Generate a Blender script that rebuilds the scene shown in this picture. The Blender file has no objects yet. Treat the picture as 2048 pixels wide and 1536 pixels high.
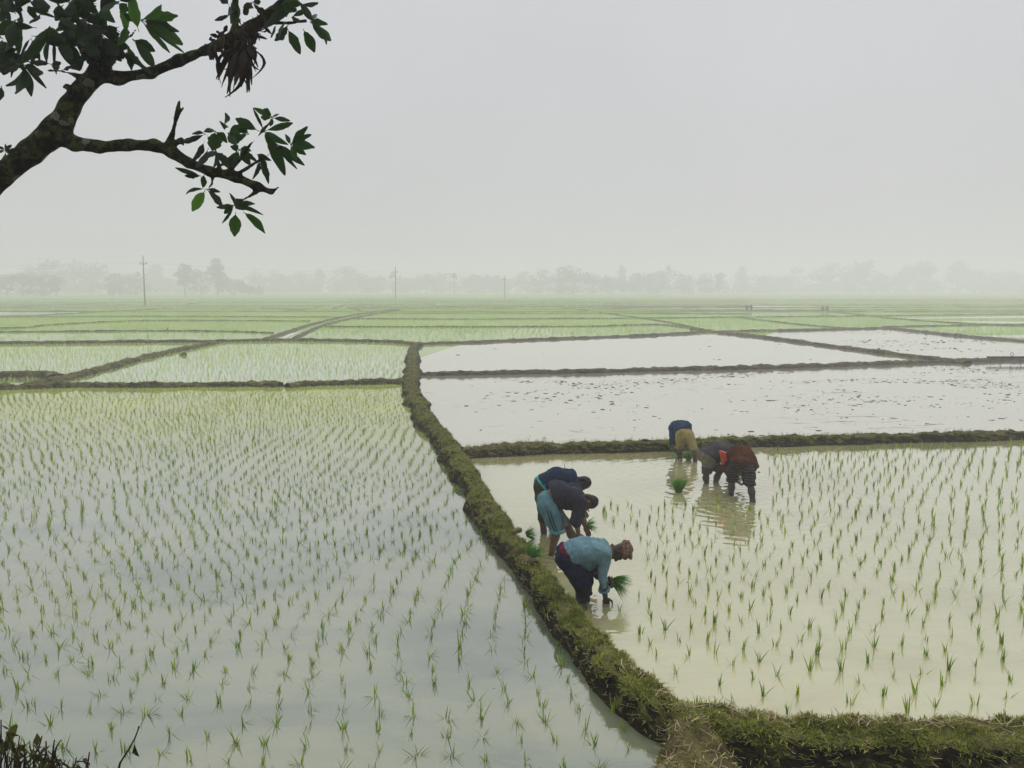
import bpy, math, random
import numpy as np
from mathutils import Vector, Matrix
rng = np.random.default_rng(7)
random.seed(7)
C = bpy.context.scene.collection
R = math.radians
# ------------------------------------------------------------------ camera model
F, PX, PY, CAMH, PITCH = 1518.0, 1024.0, 768.0, 3.5, R(7.2)
FW = np.array([0, math.cos(PITCH), -math.sin(PITCH)])
UP = np.array([0, math.sin(PITCH), math.cos(PITCH)])
RT = np.array([1.0, 0, 0])
CAM = np.array([0, 0, CAMH])

def ray(px, py):
    return FW + RT * (px - PX) / F + UP * (PY - py) / F
def P(px, py, Y):
    d = ray(px, py); return CAM + d * (Y / d[1])
def G(px, py, z=0.0):
    d = ray(px, py); return CAM + d * ((z - CAMH) / d[2])
def GL(pts, z=0.0):
    return [G(a, b, z)[:2] for a, b in pts]

# ------------------------------------------------------------------ mesh helpers
def mesh_np(name, v, f, mat=None, parent=None, smooth=True, attrs=None, loc=None):
    v = np.asarray(v, np.float32); f = np.asarray(f, np.int32)
    me = bpy.data.meshes.new(name)
    me.vertices.add(len(v)); me.vertices.foreach_set('co', v.ravel())
    n, k = f.shape
    me.loops.add(n * k); me.loops.foreach_set('vertex_index', f.ravel())
    me.polygons.add(n)
    me.polygons.foreach_set('loop_start', np.arange(0, n * k, k, dtype=np.int32))
    me.polygons.foreach_set('loop_total', np.full(n, k, np.int32))
    me.polygons.foreach_set('use_smooth', np.full(n, smooth, bool))
    for key, val in (attrs or {}).items():
        a = me.attributes.new(key, 'FLOAT', 'POINT'); a.data.foreach_set('value', np.asarray(val, np.float32))
    me.update(calc_edges=True); me.validate()
    if mat: me.materials.append(mat)
    o = bpy.data.objects.new(name, me); C.objects.link(o)
    if parent: o.parent = parent
    if loc is not None: o.location = [float(x) for x in loc]
    return o

def tag(o, label=None, cat=None, group=None, kind=None):
    if label: o['label'] = label
    if cat: o['category'] = cat
    if group: o['group'] = group
    if kind: o['kind'] = kind
    return o
def thing(name, loc, label, cat, group=None):
    o = bpy.data.objects.new(name, None); C.objects.link(o); o.location = [float(x) for x in loc]
    o.empty_display_size = .1
    return tag(o, label, cat, group)
def copy_tree(o, loc, rz=0, sc=None, label=None):
    c = o.copy(); C.objects.link(c); c.location = [float(x) for x in loc]; c.rotation_euler = (0, 0, rz)
    if sc: c.scale = sc
    if label: c['label'] = label
    for ch in list(o.children):
        d = ch.copy(); C.objects.link(d); d.parent = c
        for g in list(ch.children):
            e = g.copy(); C.objects.link(e); e.parent = d
    return c

class MB:
    def __init__(s): s.v = []; s.f = []; s.n = 0; s.t = []
    def add(s, v, f, tint=0.5):
        v = np.asarray(v, float); s.v.append(v); s.f.append(np.asarray(f) + s.n); s.n += len(v)
        s.t.append(np.full(len(v), tint))
    def tube(s, pts, rad, seg=7, tint=0.5, cap=True):
        pts = np.asarray(pts, float); n = len(pts)
        rad = np.broadcast_to(np.asarray(rad, float), (n,))
        tan = np.gradient(pts, axis=0); tan /= np.linalg.norm(tan, axis=1)[:, None] + 1e-9
        ref = np.array([0, 0, 1.0]) if abs(tan[0][2]) < .9 else np.array([1.0, 0, 0])
        vs = []
        for i in range(n):
            a = np.cross(tan[i], ref); a /= np.linalg.norm(a) + 1e-9; b = np.cross(tan[i], a)
            th = np.linspace(0, 2 * np.pi, seg, endpoint=False)
            vs.append(pts[i] + rad[i] * (np.cos(th)[:, None] * a + np.sin(th)[:, None] * b))
        v = np.concatenate(vs); f = []
        for i in range(n - 1):
            for j in range(seg):
                k = (j + 1) % seg
                f.append([i * seg + j, i * seg + k, (i + 1) * seg + k, (i + 1) * seg + j])
        if cap:
            m = len(v); v = np.concatenate([v, pts[:1], pts[-1:]])
            for j in range(0, seg):
                k = (j + 1) % seg
                f.append([m, k, j, j]); f.append([m + 1, (n - 1) * seg + j, (n - 1) * seg + k, (n - 1) * seg + k])
        s.add(v, f, tint)
    def build(s, name, mat, parent=None, smooth=True, loc=None):
        v = np.concatenate(s.v); f = np.concatenate(s.f)
        if loc is not None: v = v - np.asarray(loc)
        return mesh_np(name, v, f, mat, parent, smooth, {'tint': np.concatenate(s.t)}, loc)

def vnoise(p, seed=0):
    p = np.asarray(p, float); i = np.floor(p).astype(np.int64); f = p - i; u = f * f * (3 - 2 * f)
    def h(a, b, c):
        x = (a * 374761393 + b * 668265263 + c * 2147483647 + seed * 974711) & 0xffffffff
        x = ((x ^ (x >> 13)) * 1274126177) & 0xffffffff; x = x ^ (x >> 16)
        return (x & 0xffff) / 65535.0
    r = 0
    for dx in (0, 1):
        wx = u[..., 0] if dx else 1 - u[..., 0]
        for dy in (0, 1):
            wy = u[..., 1] if dy else 1 - u[..., 1]
            for dz in (0, 1):
                wz = u[..., 2] if dz else 1 - u[..., 2]
                r = r + wx * wy * wz * h(i[..., 0] + dx, i[..., 1] + dy, i[..., 2] + dz)
    return r * 2 - 1
def fbm(p, oct=4, seed=0):
    p = np.asarray(p, float); r = 0; a = 1.
    for k in range(oct):
        r = r + a * vnoise(p * 2 ** k + 17.3 * k, seed + k); a *= .5
    return r

# ------------------------------------------------------------------ signed-distance bodies
def roundcone(p, a, b, r1, r2):
    ba = b - a; l2 = float(ba @ ba) + 1e-12; pa = p - a
    h = np.clip((pa @ ba) / l2, 0, 1)
    d = pa - h[..., None] * ba
    return np.sqrt((d * d).sum(-1)) - (r1 + (r2 - r1) * h)
class SDF:
    """Smooth union of round cones and ellipsoids, cut by planes, meshed as one surface (naive surface nets)."""
    def __init__(s, k=.03): s.pr = []; s.k = k; s.cuts = []; s.carve = []
    def cone(s, a, b, r1, r2=None, k=None):
        s.pr.append(('c', np.asarray(a, float), np.asarray(b, float), r1, r1 if r2 is None else r2, s.k if k is None else k)); return s
    def chain(s, pts, rs, k=None):
        for i in range(len(pts) - 1): s.cone(pts[i], pts[i + 1], rs[i], rs[i + 1], k)
        return s
    def ell(s, c, ax, rad, k=None):
        s.pr.append(('e', np.asarray(c, float), np.asarray(ax, float), np.asarray(rad, float), None, s.k if k is None else k)); return s
    def cut(s, pt, n): s.cuts.append((np.asarray(pt, float), np.asarray(n, float) / np.linalg.norm(n))); return s
    def mesh(s, h, noise=None):
        lo = np.full(3, 1e9); hi = -lo
        bb = []
        for q in s.pr:
            if q[0] == 'c':
                m = max(q[3], q[4]); l = np.minimum(q[1], q[2]) - m; u = np.maximum(q[1], q[2]) + m
            else:
                m = q[3].max(); l = q[1] - m; u = q[1] + m
            bb.append((l, u)); lo = np.minimum(lo, l); hi = np.maximum(hi, u)
        lo -= 4 * h + .02; hi += 4 * h + .02
        n = np.ceil((hi - lo) / h).astype(int) + 1
        f = np.full(n, .3, np.float32)
        for q, (l, u) in zip(s.pr, bb):
            mg = q[5] + 3 * h
            i0 = np.clip(np.floor((l - mg - lo) / h).astype(int), 0, n); i1 = np.clip(np.ceil((u + mg - lo) / h).astype(int) + 1, 0, n)
            g = np.stack(np.meshgrid(*[lo[a] + h * np.arange(i0[a], i1[a]) for a in range(3)], indexing='ij'), -1)
            if q[0] == 'c': d = roundcone(g, q[1], q[2], q[3], q[4])
            else:
                loc = (g - q[1]) @ q[2].T; k0 = np.sqrt(((loc / q[3]) ** 2).sum(-1)); k1 = np.sqrt(((loc / q[3] ** 2) ** 2).sum(-1)) + 1e-6
                d = k0 * (k0 - 1) / k1
            sl = tuple(slice(i0[a], i1[a]) for a in range(3)); o = f[sl]; k = max(q[5], 1e-4)
            hh = np.maximum(k - np.abs(o - d), 0) / k
            f[sl] = np.minimum(o, d) - hh * hh * k * .25
        if noise is not None or s.cuts:
            m = np.abs(f) < .06 if not s.cuts else f < .06
            idx = np.argwhere(m); p = lo + idx * h; val = f[m]
            if noise is not None: val = val + noise(p)
            for pt, nn in s.cuts: val = np.maximum(val, (p - pt) @ nn)
            f[m] = val
        return surface_nets(f, lo, h)
def surface_nets(f, lo, h):
    ins = f < 0; n = np.array(f.shape)
    cnt = np.zeros(n - 1, np.int8)
    for dx in (0, 1):
        for dy in (0, 1):
            for dz in (0, 1):
                cnt += ins[dx:n[0] - 1 + dx, dy:n[1] - 1 + dy, dz:n[2] - 1 + dz]
    act = (cnt > 0) & (cnt < 8); ci = np.argwhere(act)
    ids = np.full(n - 1, -1, np.int64); ids[act] = np.arange(len(ci))
    acc = np.zeros((len(ci), 3)); num = np.zeros(len(ci))
    cr = [(a, b, c) for a in (0, 1) for b in (0, 1) for c in (0, 1)]
    for a in cr:
        for ax in range(3):
            if a[ax]: continue
            b = list(a); b[ax] = 1
            fa = f[ci[:, 0] + a[0], ci[:, 1] + a[1], ci[:, 2] + a[2]]; fb = f[ci[:, 0] + b[0], ci[:, 1] + b[1], ci[:, 2] + b[2]]
            m = (fa < 0) != (fb < 0)
            t = np.where(m, fa / np.where(m, fa - fb, 1), 0)
            pos = np.array(a)[None] + t[:, None] * np.eye(3)[ax][None]
            acc += np.where(m[:, None], pos, 0); num += m
    v = lo + h * (ci + acc / num[:, None])
    quads = []
    for ax in range(3):
        a1, a2 = (ax + 1) % 3, (ax + 2) % 3
        s0 = [slice(1, n[k] - 1) for k in range(3)]; s1 = list(s0); s0[ax] = slice(0, n[ax] - 1); s1[ax] = slice(1, n[ax])
        A = ins[tuple(s0)]; B = ins[tuple(s1)]
        e = np.argwhere(A != B); base = e.copy(); base[:, a1] += 1; base[:, a2] += 1
        fl = A[tuple(e.T)]
        q = []
        for d1, d2 in ((-1, -1), (0, -1), (0, 0), (-1, 0)):
            c = base.copy(); c[:, a1] += d1; c[:, a2] += d2; q.append(ids[tuple(c.T)])
        q = np.stack(q, 1); q[~fl] = q[~fl][:, ::-1]; quads.append(q)
    q = np.concatenate(quads); q = q[(q >= 0).all(1)]
    return v, q

# ------------------------------------------------------------------ materials
class NT:
    def __init__(s, name):
        s.m = bpy.data.materials.new(name); s.m.use_nodes = True; s.t = s.m.node_tree; s.t.nodes.clear()
        s.out = s.t.nodes.new('ShaderNodeOutputMaterial')
    def n(s, typ, **kw):
        nd = s.t.nodes.new('ShaderNode' + typ)
        for k, v in kw.items():
            if k.startswith('_'): setattr(nd, k[1:], v)
        for k, v in kw.items():
            if k.startswith('_'): continue
            key = int(k[1:]) if k[0] == 'i' and k[1:].isdigit() else k.replace('__', ' ')
            s.set(nd.inputs[key], v)
        return nd
    def set(s, inp, v):
        if hasattr(v, 'is_output') or isinstance(v, bpy.types.NodeSocket): s.t.links.new(v, inp)
        elif isinstance(v, (tuple, list)) and inp.type == 'RGBA' and len(v) == 3: inp.default_value = (*v, 1)
        else: inp.default_value = v
    def math(s, op, a, b=0.0, clamp=False):
        nd = s.n('Math', _operation=op, i0=a, i1=b); nd.use_clamp = clamp; return nd.outputs[0]
    def noise(s, scale, detail=4, vec=None, rough=.55, dist=0):
        nd = s.n('TexNoise', Scale=scale, Detail=detail, Roughness=rough, Distortion=dist)
        if vec is not None: s.set(nd.inputs['Vector'], vec)
        return nd.outputs['Fac']
    def ramp(s, fac, stops):
        nd = s.n('ValToRGB', Fac=fac); cr = nd.color_ramp
        while len(cr.elements) < len(stops): cr.elements.new(.5)
        for e, (p, c) in zip(cr.elements, stops):
            e.position = p; e.color = (*c, 1) if len(c) == 3 else c
        return nd.outputs['Color']
    def mix(s, fac, a, b):
        nd = s.n('Mix', _data_type='RGBA'); s.set(nd.inputs[0], fac); s.set(nd.inputs[6], a); s.set(nd.inputs[7], b); return nd.outputs[2]
    def pos(s): return s.n('NewGeometry').outputs['Position']
    def obj(s): return s.n('TexCoord').outputs['Object']
    def scale(s, vec, sc): return s.n('VectorMath', _operation='MULTIPLY', i0=vec, i1=sc).outputs[0]
    def attr(s, name): return s.n('Attribute', _attribute_name=name).outputs['Fac']
    def bump(s, height, strength=.3, dist=.02, normal=None):
        nd = s.n('Bump', Height=height, Strength=strength, Distance=dist)
        if normal is not None: s.set(nd.inputs['Normal'], normal)
        return nd.outputs[0]
    def done(s, sh): s.t.links.new(sh, s.out.inputs['Surface']); return s.m
    def pbr(s, col, rough=.8, normal=None, spec=.3, **kw):
        nd = s.n('BsdfPrincipled', **{'Base__Color': col, 'Roughness': rough, 'Specular__IOR__Level': spec}, **kw)
        if normal is not None: s.set(nd.inputs['Normal'], normal)
        return nd.outputs[0]

def plant_mat(name, stops, trans=.45, rough=.55, spec=.25):
    m = NT(name); col = m.ramp(m.attr('tint'), stops)
    d = m.pbr(col, rough, spec=spec)
    t = m.n('BsdfTranslucent', Color=m.mix(.5, col, m.scale(col, (1.25, 1.3, .7)))).outputs[0]
    return m.done(m.n('MixShader', Fac=trans, i1=d, i2=t).outputs[0])

def water_mat(name, mud_stops, patch=.35, f0=.03, power=2.5, ripple=.15, rings=(), alg=None, rough=.03, stretch=(1, 1, 1), fmax=1.0, streak=None):
    m = NT(name); p = m.pos()
    n1 = m.noise(patch, 5, m.scale(p, stretch), .6, .6)
    col = m.ramp(n1, mud_stops)
    if alg:      # yellow-green scum floating in one part of the field
        y0, y1, c, amt = alg[:4]
        sep = m.n('SeparateXYZ', Vector=p)
        mr = m.n('MapRange', Value=sep.outputs[1]); mr.inputs[1].default_value = y0; mr.inputs[2].default_value = y1
        mr.interpolation_type = 'SMOOTHSTEP'
        k = m.math('MULTIPLY', mr.outputs[0], m.ramp(m.noise(.45, 4, p), [(.3, (.62,) * 3), (.7, (1, 1, 1))]))
        col = m.mix(m.math('MULTIPLY', k, amt), col, c)
    hgt = m.math('MULTIPLY', m.noise(3.2, 3, m.scale(p, (.6, 2.2, 1))), 1.0)
    hgt = m.math('ADD', hgt, m.math('MULTIPLY', m.noise(14, 2, m.scale(p, (.6, 1.6, 1))), .25))
    amp = ripple
    if rings:
        tot = None
        for cx, cy, k, a, fall in rings:
            d = m.n('VectorMath', _operation='DISTANCE', i0=p, i1=(cx, cy, 0)).outputs['Value']
            d2 = m.math('ADD', d, m.math('MULTIPLY', m.noise(1.7, 2, p), .35))
            w = m.math('SINE', m.math('MULTIPLY', d2, k))
            e = m.math('MULTIPLY', m.math('POWER', 2.718, m.math('MULTIPLY', d, -1 / fall)), a)
            w = m.math('MULTIPLY', w, e); tot = w if tot is None else m.math('ADD', tot, w)
        hgt = m.math('ADD', hgt, tot)
    nrm = m.bump(hgt, amp, .02)
    lw = m.n('LayerWeight', Blend=.5, Normal=nrm).outputs['Facing']
    fr = m.math('ADD', m.math('MULTIPLY', m.math('POWER', lw, power), 1 - f0), f0, True)
    if alg: fr = m.math('MULTIPLY', fr, m.math('SUBTRACT', 1.0, m.math('MULTIPLY', k, alg[4])))
    fr = m.math('MULTIPLY', fr, fmax)
    if streak:   # ridges of mud just breaking the surface
        sn = m.noise(streak[0], 6, m.scale(p, streak[1]), .7, .4); mk = m.noise(.16, 3, p)
        sk = m.ramp(m.math('ADD', sn, m.math('MULTIPLY', m.math('SUBTRACT', mk, .5), .5)), [(streak[2], (0, 0, 0)), (streak[2] + .05, (1, 1, 1))])
        col = m.mix(m.math('MULTIPLY', sk, .9), col, (.13, .12, .07)); fr = m.math('MULTIPLY', fr, m.math('SUBTRACT', 1.0, m.math('MULTIPLY', sk, .75)))
    d = m.n('BsdfDiffuse', Color=col).outputs[0]
    g = m.n('BsdfGlossy', Color=(1.0, 1.0, .97, 1), Roughness=rough, Normal=nrm).outputs[0]
    return m.done(m.n('MixShader', Fac=fr, i1=d, i2=g).outputs[0])

def cloth(name, col, col2=None, rough=.85, scale=9, stripes=None, wet=None):
    m = NT(name); o = m.obj()
    n = m.noise(scale, 4, o)
    c = m.mix(m.ramp(n, [(.35, (0, 0, 0)), (.7, (1, 1, 1))]), col, col2 or tuple(x * .72 for x in col))
    if stripes:
        axis, fr, sc, thr, noisy = stripes
        sp = m.n('SeparateXYZ', Vector=o).outputs[axis]
        w = m.math('SINE', m.math('ADD', m.math('MULTIPLY', sp, fr), m.math('MULTIPLY', m.noise(5, 2, o), noisy)))
        c = m.mix(m.math('GREATER_THAN', w, thr), c, sc)
    if wet:     # mud and water soaked into the lower cloth
        sp = m.n('SeparateXYZ', Vector=m.pos()).outputs[2]
        k = m.math('LESS_THAN', m.math('ADD', sp, m.math('MULTIPLY', m.noise(12, 3, o), .12)), wet)
        c = m.mix(m.math('MULTIPLY', k, .6), c, (.016, .014, .010))
    b = m.bump(m.noise(38, 3, o), .25, .01)
    return m.done(m.pbr(c, rough, b, .05))
def skin_mat(name, col, mud_z=.3):
    m = NT(name); o = m.pos()
    c = m.mix(m.noise(14, 3, o), col, tuple(x * .7 for x in col))
    sp = m.n('SeparateXYZ', Vector=o).outputs[2]
    k = m.math('LESS_THAN', m.math('ADD', sp, m.math('MULTIPLY', m.noise(9, 3, o), .2)), mud_z)
    c = m.mix(m.math('MULTIPLY', k, .75), c, (.035, .03, .022))
    return m.done(m.pbr(c, .5, m.bump(m.noise(60, 2, o), .1, .004), .35))
def plain(name, col, rough=.8, scale=6, var=.6, bump=.2):
    m = NT(name); o = m.obj()
    c = m.mix(m.noise(scale, 4, o), col, tuple(x * var for x in col))
    return m.done(m.pbr(c, rough, m.bump(m.noise(scale * 4, 4, o), bump, .01)))

M = {}
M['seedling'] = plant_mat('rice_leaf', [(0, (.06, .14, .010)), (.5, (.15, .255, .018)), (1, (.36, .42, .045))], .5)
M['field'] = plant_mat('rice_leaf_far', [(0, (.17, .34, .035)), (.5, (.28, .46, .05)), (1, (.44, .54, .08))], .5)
M['bundle'] = plant_mat('rice_bundle_leaf', [(0, (.03, .13, .015)), (1, (.10, .27, .03))], .4)
M['root'] = plain('pale_roots', (.22, .18, .085), .9, 40, .4)
M['moss'] = plant_mat('bund_grass', [(0, (.035, .045, .008)), (.35, (.13, .155, .026)), (.75, (.26, .28, .06)), (.9, (.32, .30, .10)), (1, (.42, .35, .19))], .2, .85, .08)
M['straw'] = plant_mat('straw', [(0, (.16, .12, .06)), (1, (.42, .35, .22))], .1, .8, .1)
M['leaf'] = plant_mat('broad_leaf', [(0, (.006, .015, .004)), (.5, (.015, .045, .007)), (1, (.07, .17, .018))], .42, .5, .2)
M['dry'] = plant_mat('withered_leaf', [(0, (.010, .008, .006)), (1, (.05, .038, .027))], .15, .9, .1)
M['weed'] = plant_mat('weed_leaf', [(0, (.03, .02, .01)), (.6, (.06, .06, .02)), (1, (.13, .16, .03))], .3, .8, .1)
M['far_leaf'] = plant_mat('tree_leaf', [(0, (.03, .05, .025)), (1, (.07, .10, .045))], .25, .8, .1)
M['far_wood'] = plain('tree_bark', (.07, .06, .05), .9)

def bark():
    m = NT('lichen_bark'); o = m.obj()
    c = m.ramp(m.noise(16, 7, o, .72), [(.36, (.004, .0038, .003)), (.48, (.016, .016, .008)), (.58, (.060, .070, .018)), (.72, (.03, .028, .016))])
    vo = m.n('TexVoronoi', Vector=o, Scale=9.0); vo.feature = 'F1'
    spot = m.math('LESS_THAN', m.math('ADD', vo.outputs['Distance'], m.math('MULTIPLY', m.noise(26, 4, o), .42)), .44)
    ok = m.math('GREATER_THAN', m.n('SeparateXYZ', Vector=vo.outputs['Color']).outputs[0], .35)
    c = m.mix(m.math('MULTIPLY', m.math('MULTIPLY', spot, ok), .8), c, (.15, .155, .125))
    h = m.noise(24, 6, m.scale(o, (1, 1, .6)), .7)
    return m.done(m.pbr(c, .95, m.bump(h, 1.0, .04), .1))
M['bark'] = bark()

def bund_mat(name, top, side, dry=.5):
    m = NT(name); p = m.pos()
    n = m.noise(5, 6, p, .65); n2 = m.noise(1.1, 4, p)
    c = m.ramp(n, top)
    c = m.mix(m.ramp(n2, [(.42, (0, 0, 0)), (.66, (dry,) * 3)]), c, (.17, .135, .07))
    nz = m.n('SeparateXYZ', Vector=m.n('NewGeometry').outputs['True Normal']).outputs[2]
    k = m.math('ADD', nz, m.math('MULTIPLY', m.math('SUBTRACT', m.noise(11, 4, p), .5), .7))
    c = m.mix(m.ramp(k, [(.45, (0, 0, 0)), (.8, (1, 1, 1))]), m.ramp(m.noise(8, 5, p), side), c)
    b = m.bump(m.math('ADD', m.noise(22, 6, p, .7), m.math('MULTIPLY', m.noise(70, 3, p), .4)), .8, .05)
    return m.done(m.pbr(c, .95, b, .08))
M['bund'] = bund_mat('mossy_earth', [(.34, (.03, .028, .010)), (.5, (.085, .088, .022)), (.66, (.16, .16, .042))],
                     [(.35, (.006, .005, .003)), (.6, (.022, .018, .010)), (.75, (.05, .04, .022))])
M['bund_mud'] = bund_mat('grey_earth', [(.3, (.045, .042, .026)), (.5, (.09, .085, .05)), (.7, (.13, .12, .075))],
                     [(.35, (.02, .018, .012)), (.6, (.05, .045, .03)), (.75, (.08, .07, .045))], .3)
M['bund_far'] = bund_mat('far_earth', [(.3, (.06, .085, .025)), (.5, (.10, .13, .04)), (.7, (.15, .17, .06))],
                     [(.35, (.035, .035, .02)), (.6, (.06, .06, .035)), (.75, (.09, .085, .05))], .2)
M['path'] = bund_mat('dry_earth', [(.3, (.05, .042, .018)), (.5, (.115, .098, .042)), (.7, (.20, .17, .08))],
                     [(.35, (.03, .024, .014)), (.6, (.07, .055, .03)), (.75, (.11, .09, .05))], .6)
M['clod'] = plain('wet_clod', (.075, .066, .042), .9, 15)
M['mud'] = plain('wet_mud', (.03, .025, .015), .9, 2)

# ------------------------------------------------------------------ world, light, camera
def world():
    w = bpy.data.worlds.new('World'); bpy.context.scene.world = w; w.use_nodes = True
    t = w.node_tree; t.nodes.clear(); N = t.nodes.new; L = t.links.new
    out = N('ShaderNodeOutputWorld'); bg = N('ShaderNodeBackground'); bg.inputs['Strength'].default_value = .1
    sky = N('ShaderNodeTexSky'); sky.sky_type = 'NISHITA'; sky.sun_disc = False
    sky.sun_elevation = R(58); sky.sun_rotation = R(25); sky.dust_density = 6; sky.air_density = 1.5
    tc = N('ShaderNodeTexCoord'); sep = N('ShaderNodeSeparateXYZ'); L(tc.outputs['Generated'], sep.inputs[0])
    rp = N('ShaderNodeValToRGB'); L(sep.outputs[2], rp.inputs[0])
    e = rp.color_ramp.elements; e.new(.5); e.new(.5); e.new(.5)
    for q, (ps, c) in zip(rp.color_ramp.elements, SKY): q.position = ps; q.color = (*c, 1)
    nz = N('ShaderNodeTexNoise'); nz.inputs['Scale'].default_value = 2.4; nz.inputs['Detail'].default_value = 4; L(tc.outputs['Generated'], nz.inputs['Vector'])
    mr = N('ShaderNodeMapRange'); L(nz.outputs['Fac'], mr.inputs[0]); mr.inputs[1].default_value = .3; mr.inputs[2].default_value = .7
    mr.inputs[3].default_value = 9.55; mr.inputs[4].default_value = 10.5
    vm = N('ShaderNodeVectorMath'); vm.operation = 'SCALE'; L(rp.outputs[0], vm.inputs[0]); L(mr.outputs[0], vm.inputs['Scale'])
    mx = N('ShaderNodeMix'); mx.data_type = 'RGBA'; mx.inputs[0].default_value = .94; L(sky.outputs[0], mx.inputs[6]); L(vm.outputs[0], mx.inputs[7])
    L(mx.outputs[2], bg.inputs['Color']); L(bg.outputs[0], out.inputs['Surface'])
SKY = [(0, (.545, .552, .572)), (.10, (.56, .572, .595)), (.36, (.595, .612, .632)), (.6, (.93, .945, .96)), (1, (1.25, 1.26, 1.28))]
world()
sun = bpy.data.lights.new('sun', 'SUN'); sun.energy = 1.1; sun.angle = R(30); sun.color = (1, .97, .92)
so = bpy.data.objects.new('sun', sun); C.objects.link(so); so.rotation_euler = (R(32), 0, R(-25) + R(180))
so.rotation_euler = Vector((math.sin(R(25)) * math.cos(R(58)), math.cos(R(25)) * math.cos(R(58)), math.sin(R(58)))).to_track_quat('Z', 'Y').to_euler()
so.location = (10, 20, 60)
cam = bpy.data.cameras.new('camera'); co = bpy.data.objects.new('camera', cam); C.objects.link(co)
co.location = CAM; co.rotation_euler = (R(90) - PITCH, 0, 0); cam.lens = 36 * F / 2048; cam.sensor_width = 36
cam.clip_end = 3000; cam.clip_start = .05
S = bpy.context.scene; S.camera = co
S.view_settings.view_transform = 'Standard'; S.view_settings.look = 'None'; S.view_settings.exposure = 0; S.view_settings.gamma = 1
S.cycles.max_bounces = 8; S.cycles.diffuse_bounces = 3; S.cycles.glossy_bounces = 3; S.cycles.volume_bounces = 3
S.cycles.transmission_bounces = 3; S.cycles.sample_clamp_indirect = 4
S.cycles.use_denoising = True

# haze
def box(name, lo, hi, mat):
    v = [(x, y, z) for x in (lo[0], hi[0]) for y in (lo[1], hi[1]) for z in (lo[2], hi[2])]
    f = [(0, 1, 3, 2), (4, 6, 7, 5), (0, 4, 5, 1), (2, 3, 7, 6), (0, 2, 6, 4), (1, 5, 7, 3)]
    return mesh_np(name, v, f, mat, smooth=False)
hm = bpy.data.materials.new('pale_haze'); hm.use_nodes = True; hm.node_tree.nodes.clear()
ho = hm.node_tree.nodes.new('ShaderNodeOutputMaterial'); hv = hm.node_tree.nodes.new('ShaderNodeVolumePrincipled')
hv.inputs['Color'].default_value = (.90, .886, .932, 1); hv.inputs['Density'].default_value = .0040; hv.inputs['Anisotropy'].default_value = .35
hm.node_tree.links.new(hv.outputs[0], ho.inputs['Volume'])
tag(box('haze', (-760, -60, -1.4), (760, 760, 24), hm), 'pale grey morning mist hanging over the paddies', 'haze', kind='stuff')

# ------------------------------------------------------------------ bunds (earth banks)
def smooth_line(pts, step):
    p = np.asarray(pts, float); p = np.vstack([2 * p[0] - p[1], p, 2 * p[-1] - p[-2]]); out = []
    for i in range(1, len(p) - 2):
        a, b, c, d = p[i - 1:i + 3]; n = max(2, int(np.linalg.norm(c - b) / step))
        t = np.linspace(0, 1, n, endpoint=False)[:, None]
        out.append(.5 * (2 * b + (c - a) * t + (2 * a - 5 * b + 4 * c - d) * t ** 2 + (3 * b - a - 3 * c + d) * t ** 3))
    return np.vstack(out + [p[-2:-1]])
BUNDS = []          # (polyline xy, half base width) used to keep seedlings off the banks
def bund(pts, wt, wb, h, step, mat, label, seed=0, rough=1.0, cross=15, low=-.25, keep=True, name='bund_path', wvar=None):
    pts = np.asarray(pts)[:, :2]
    L = smooth_line(pts, step); t = np.gradient(L, axis=0); t /= np.linalg.norm(t, axis=1)[:, None] + 1e-9
    nr = np.stack([-t[:, 1], t[:, 0]], 1)
    s = np.linspace(-1, 1, cross)
    edge = wt / wb
    prof = np.clip((1 - np.abs(s)) / (1 - edge * .8), 0, 1); prof = prof ** .5
    prof = prof * (1 - .10 * (np.abs(s) < edge * .9) * s ** 2)
    q = np.concatenate([L, np.zeros((len(L), 1))], 1)
    wob = fbm(np.c_[q[:, :2] * 1.3, q[:, 2] + seed], 3, seed) * .05 * rough
    wid = 1 + fbm(np.c_[q[:, :2] * 1.1 + 31, q[:, 2] + seed], 4, seed + 5) * .22 * rough
    if wvar is not None: wid = wid * np.interp(L[:, 1], *wvar) / wb
    xy = L[:, None] + nr[:, None] * (s[None, :, None] * (wb / 2 * wid)[:, None, None] + wob[:, None, None])
    z = low + (h - low) * prof[None, :] * np.ones((len(L), 1))
    pp = np.concatenate([xy, z[..., None]], -1)
    amp = np.clip(prof, .25, 1)[None, :] * rough
    nz = fbm(pp * 2.2 + seed, 3, seed) * .04 * amp + (np.abs(fbm(pp * 7 + seed, 3, seed + 3)) - .3) * .06 * amp
    pp[..., 2] += nz
    nl = fbm(pp * 7 + 7 + seed, 3, seed + 9) * .06 * rough * np.clip(1 - np.abs(s), .2, 1)[None]
    pp[..., :2] += nr[:, None] * nl[..., None]
    n, m = len(L), cross
    i, j = np.meshgrid(np.arange(n - 1), np.arange(m - 1), indexing='ij')
    f = np.stack([i * m + j, (i + 1) * m + j, (i + 1) * m + j + 1, i * m + j + 1], -1).reshape(-1, 4)
    o = mesh_np(name, pp.reshape(-1, 3), f[:, ::-1], mat)
    tag(o, label, 'bund', kind='structure')
    if keep: BUNDS.append((L, wb / 2))
    return pp, s
def quads_of(pp):
    return pp[:-1, :-1], pp[1:, :-1], pp[1:, 1:], pp[:-1, 1:]

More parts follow.
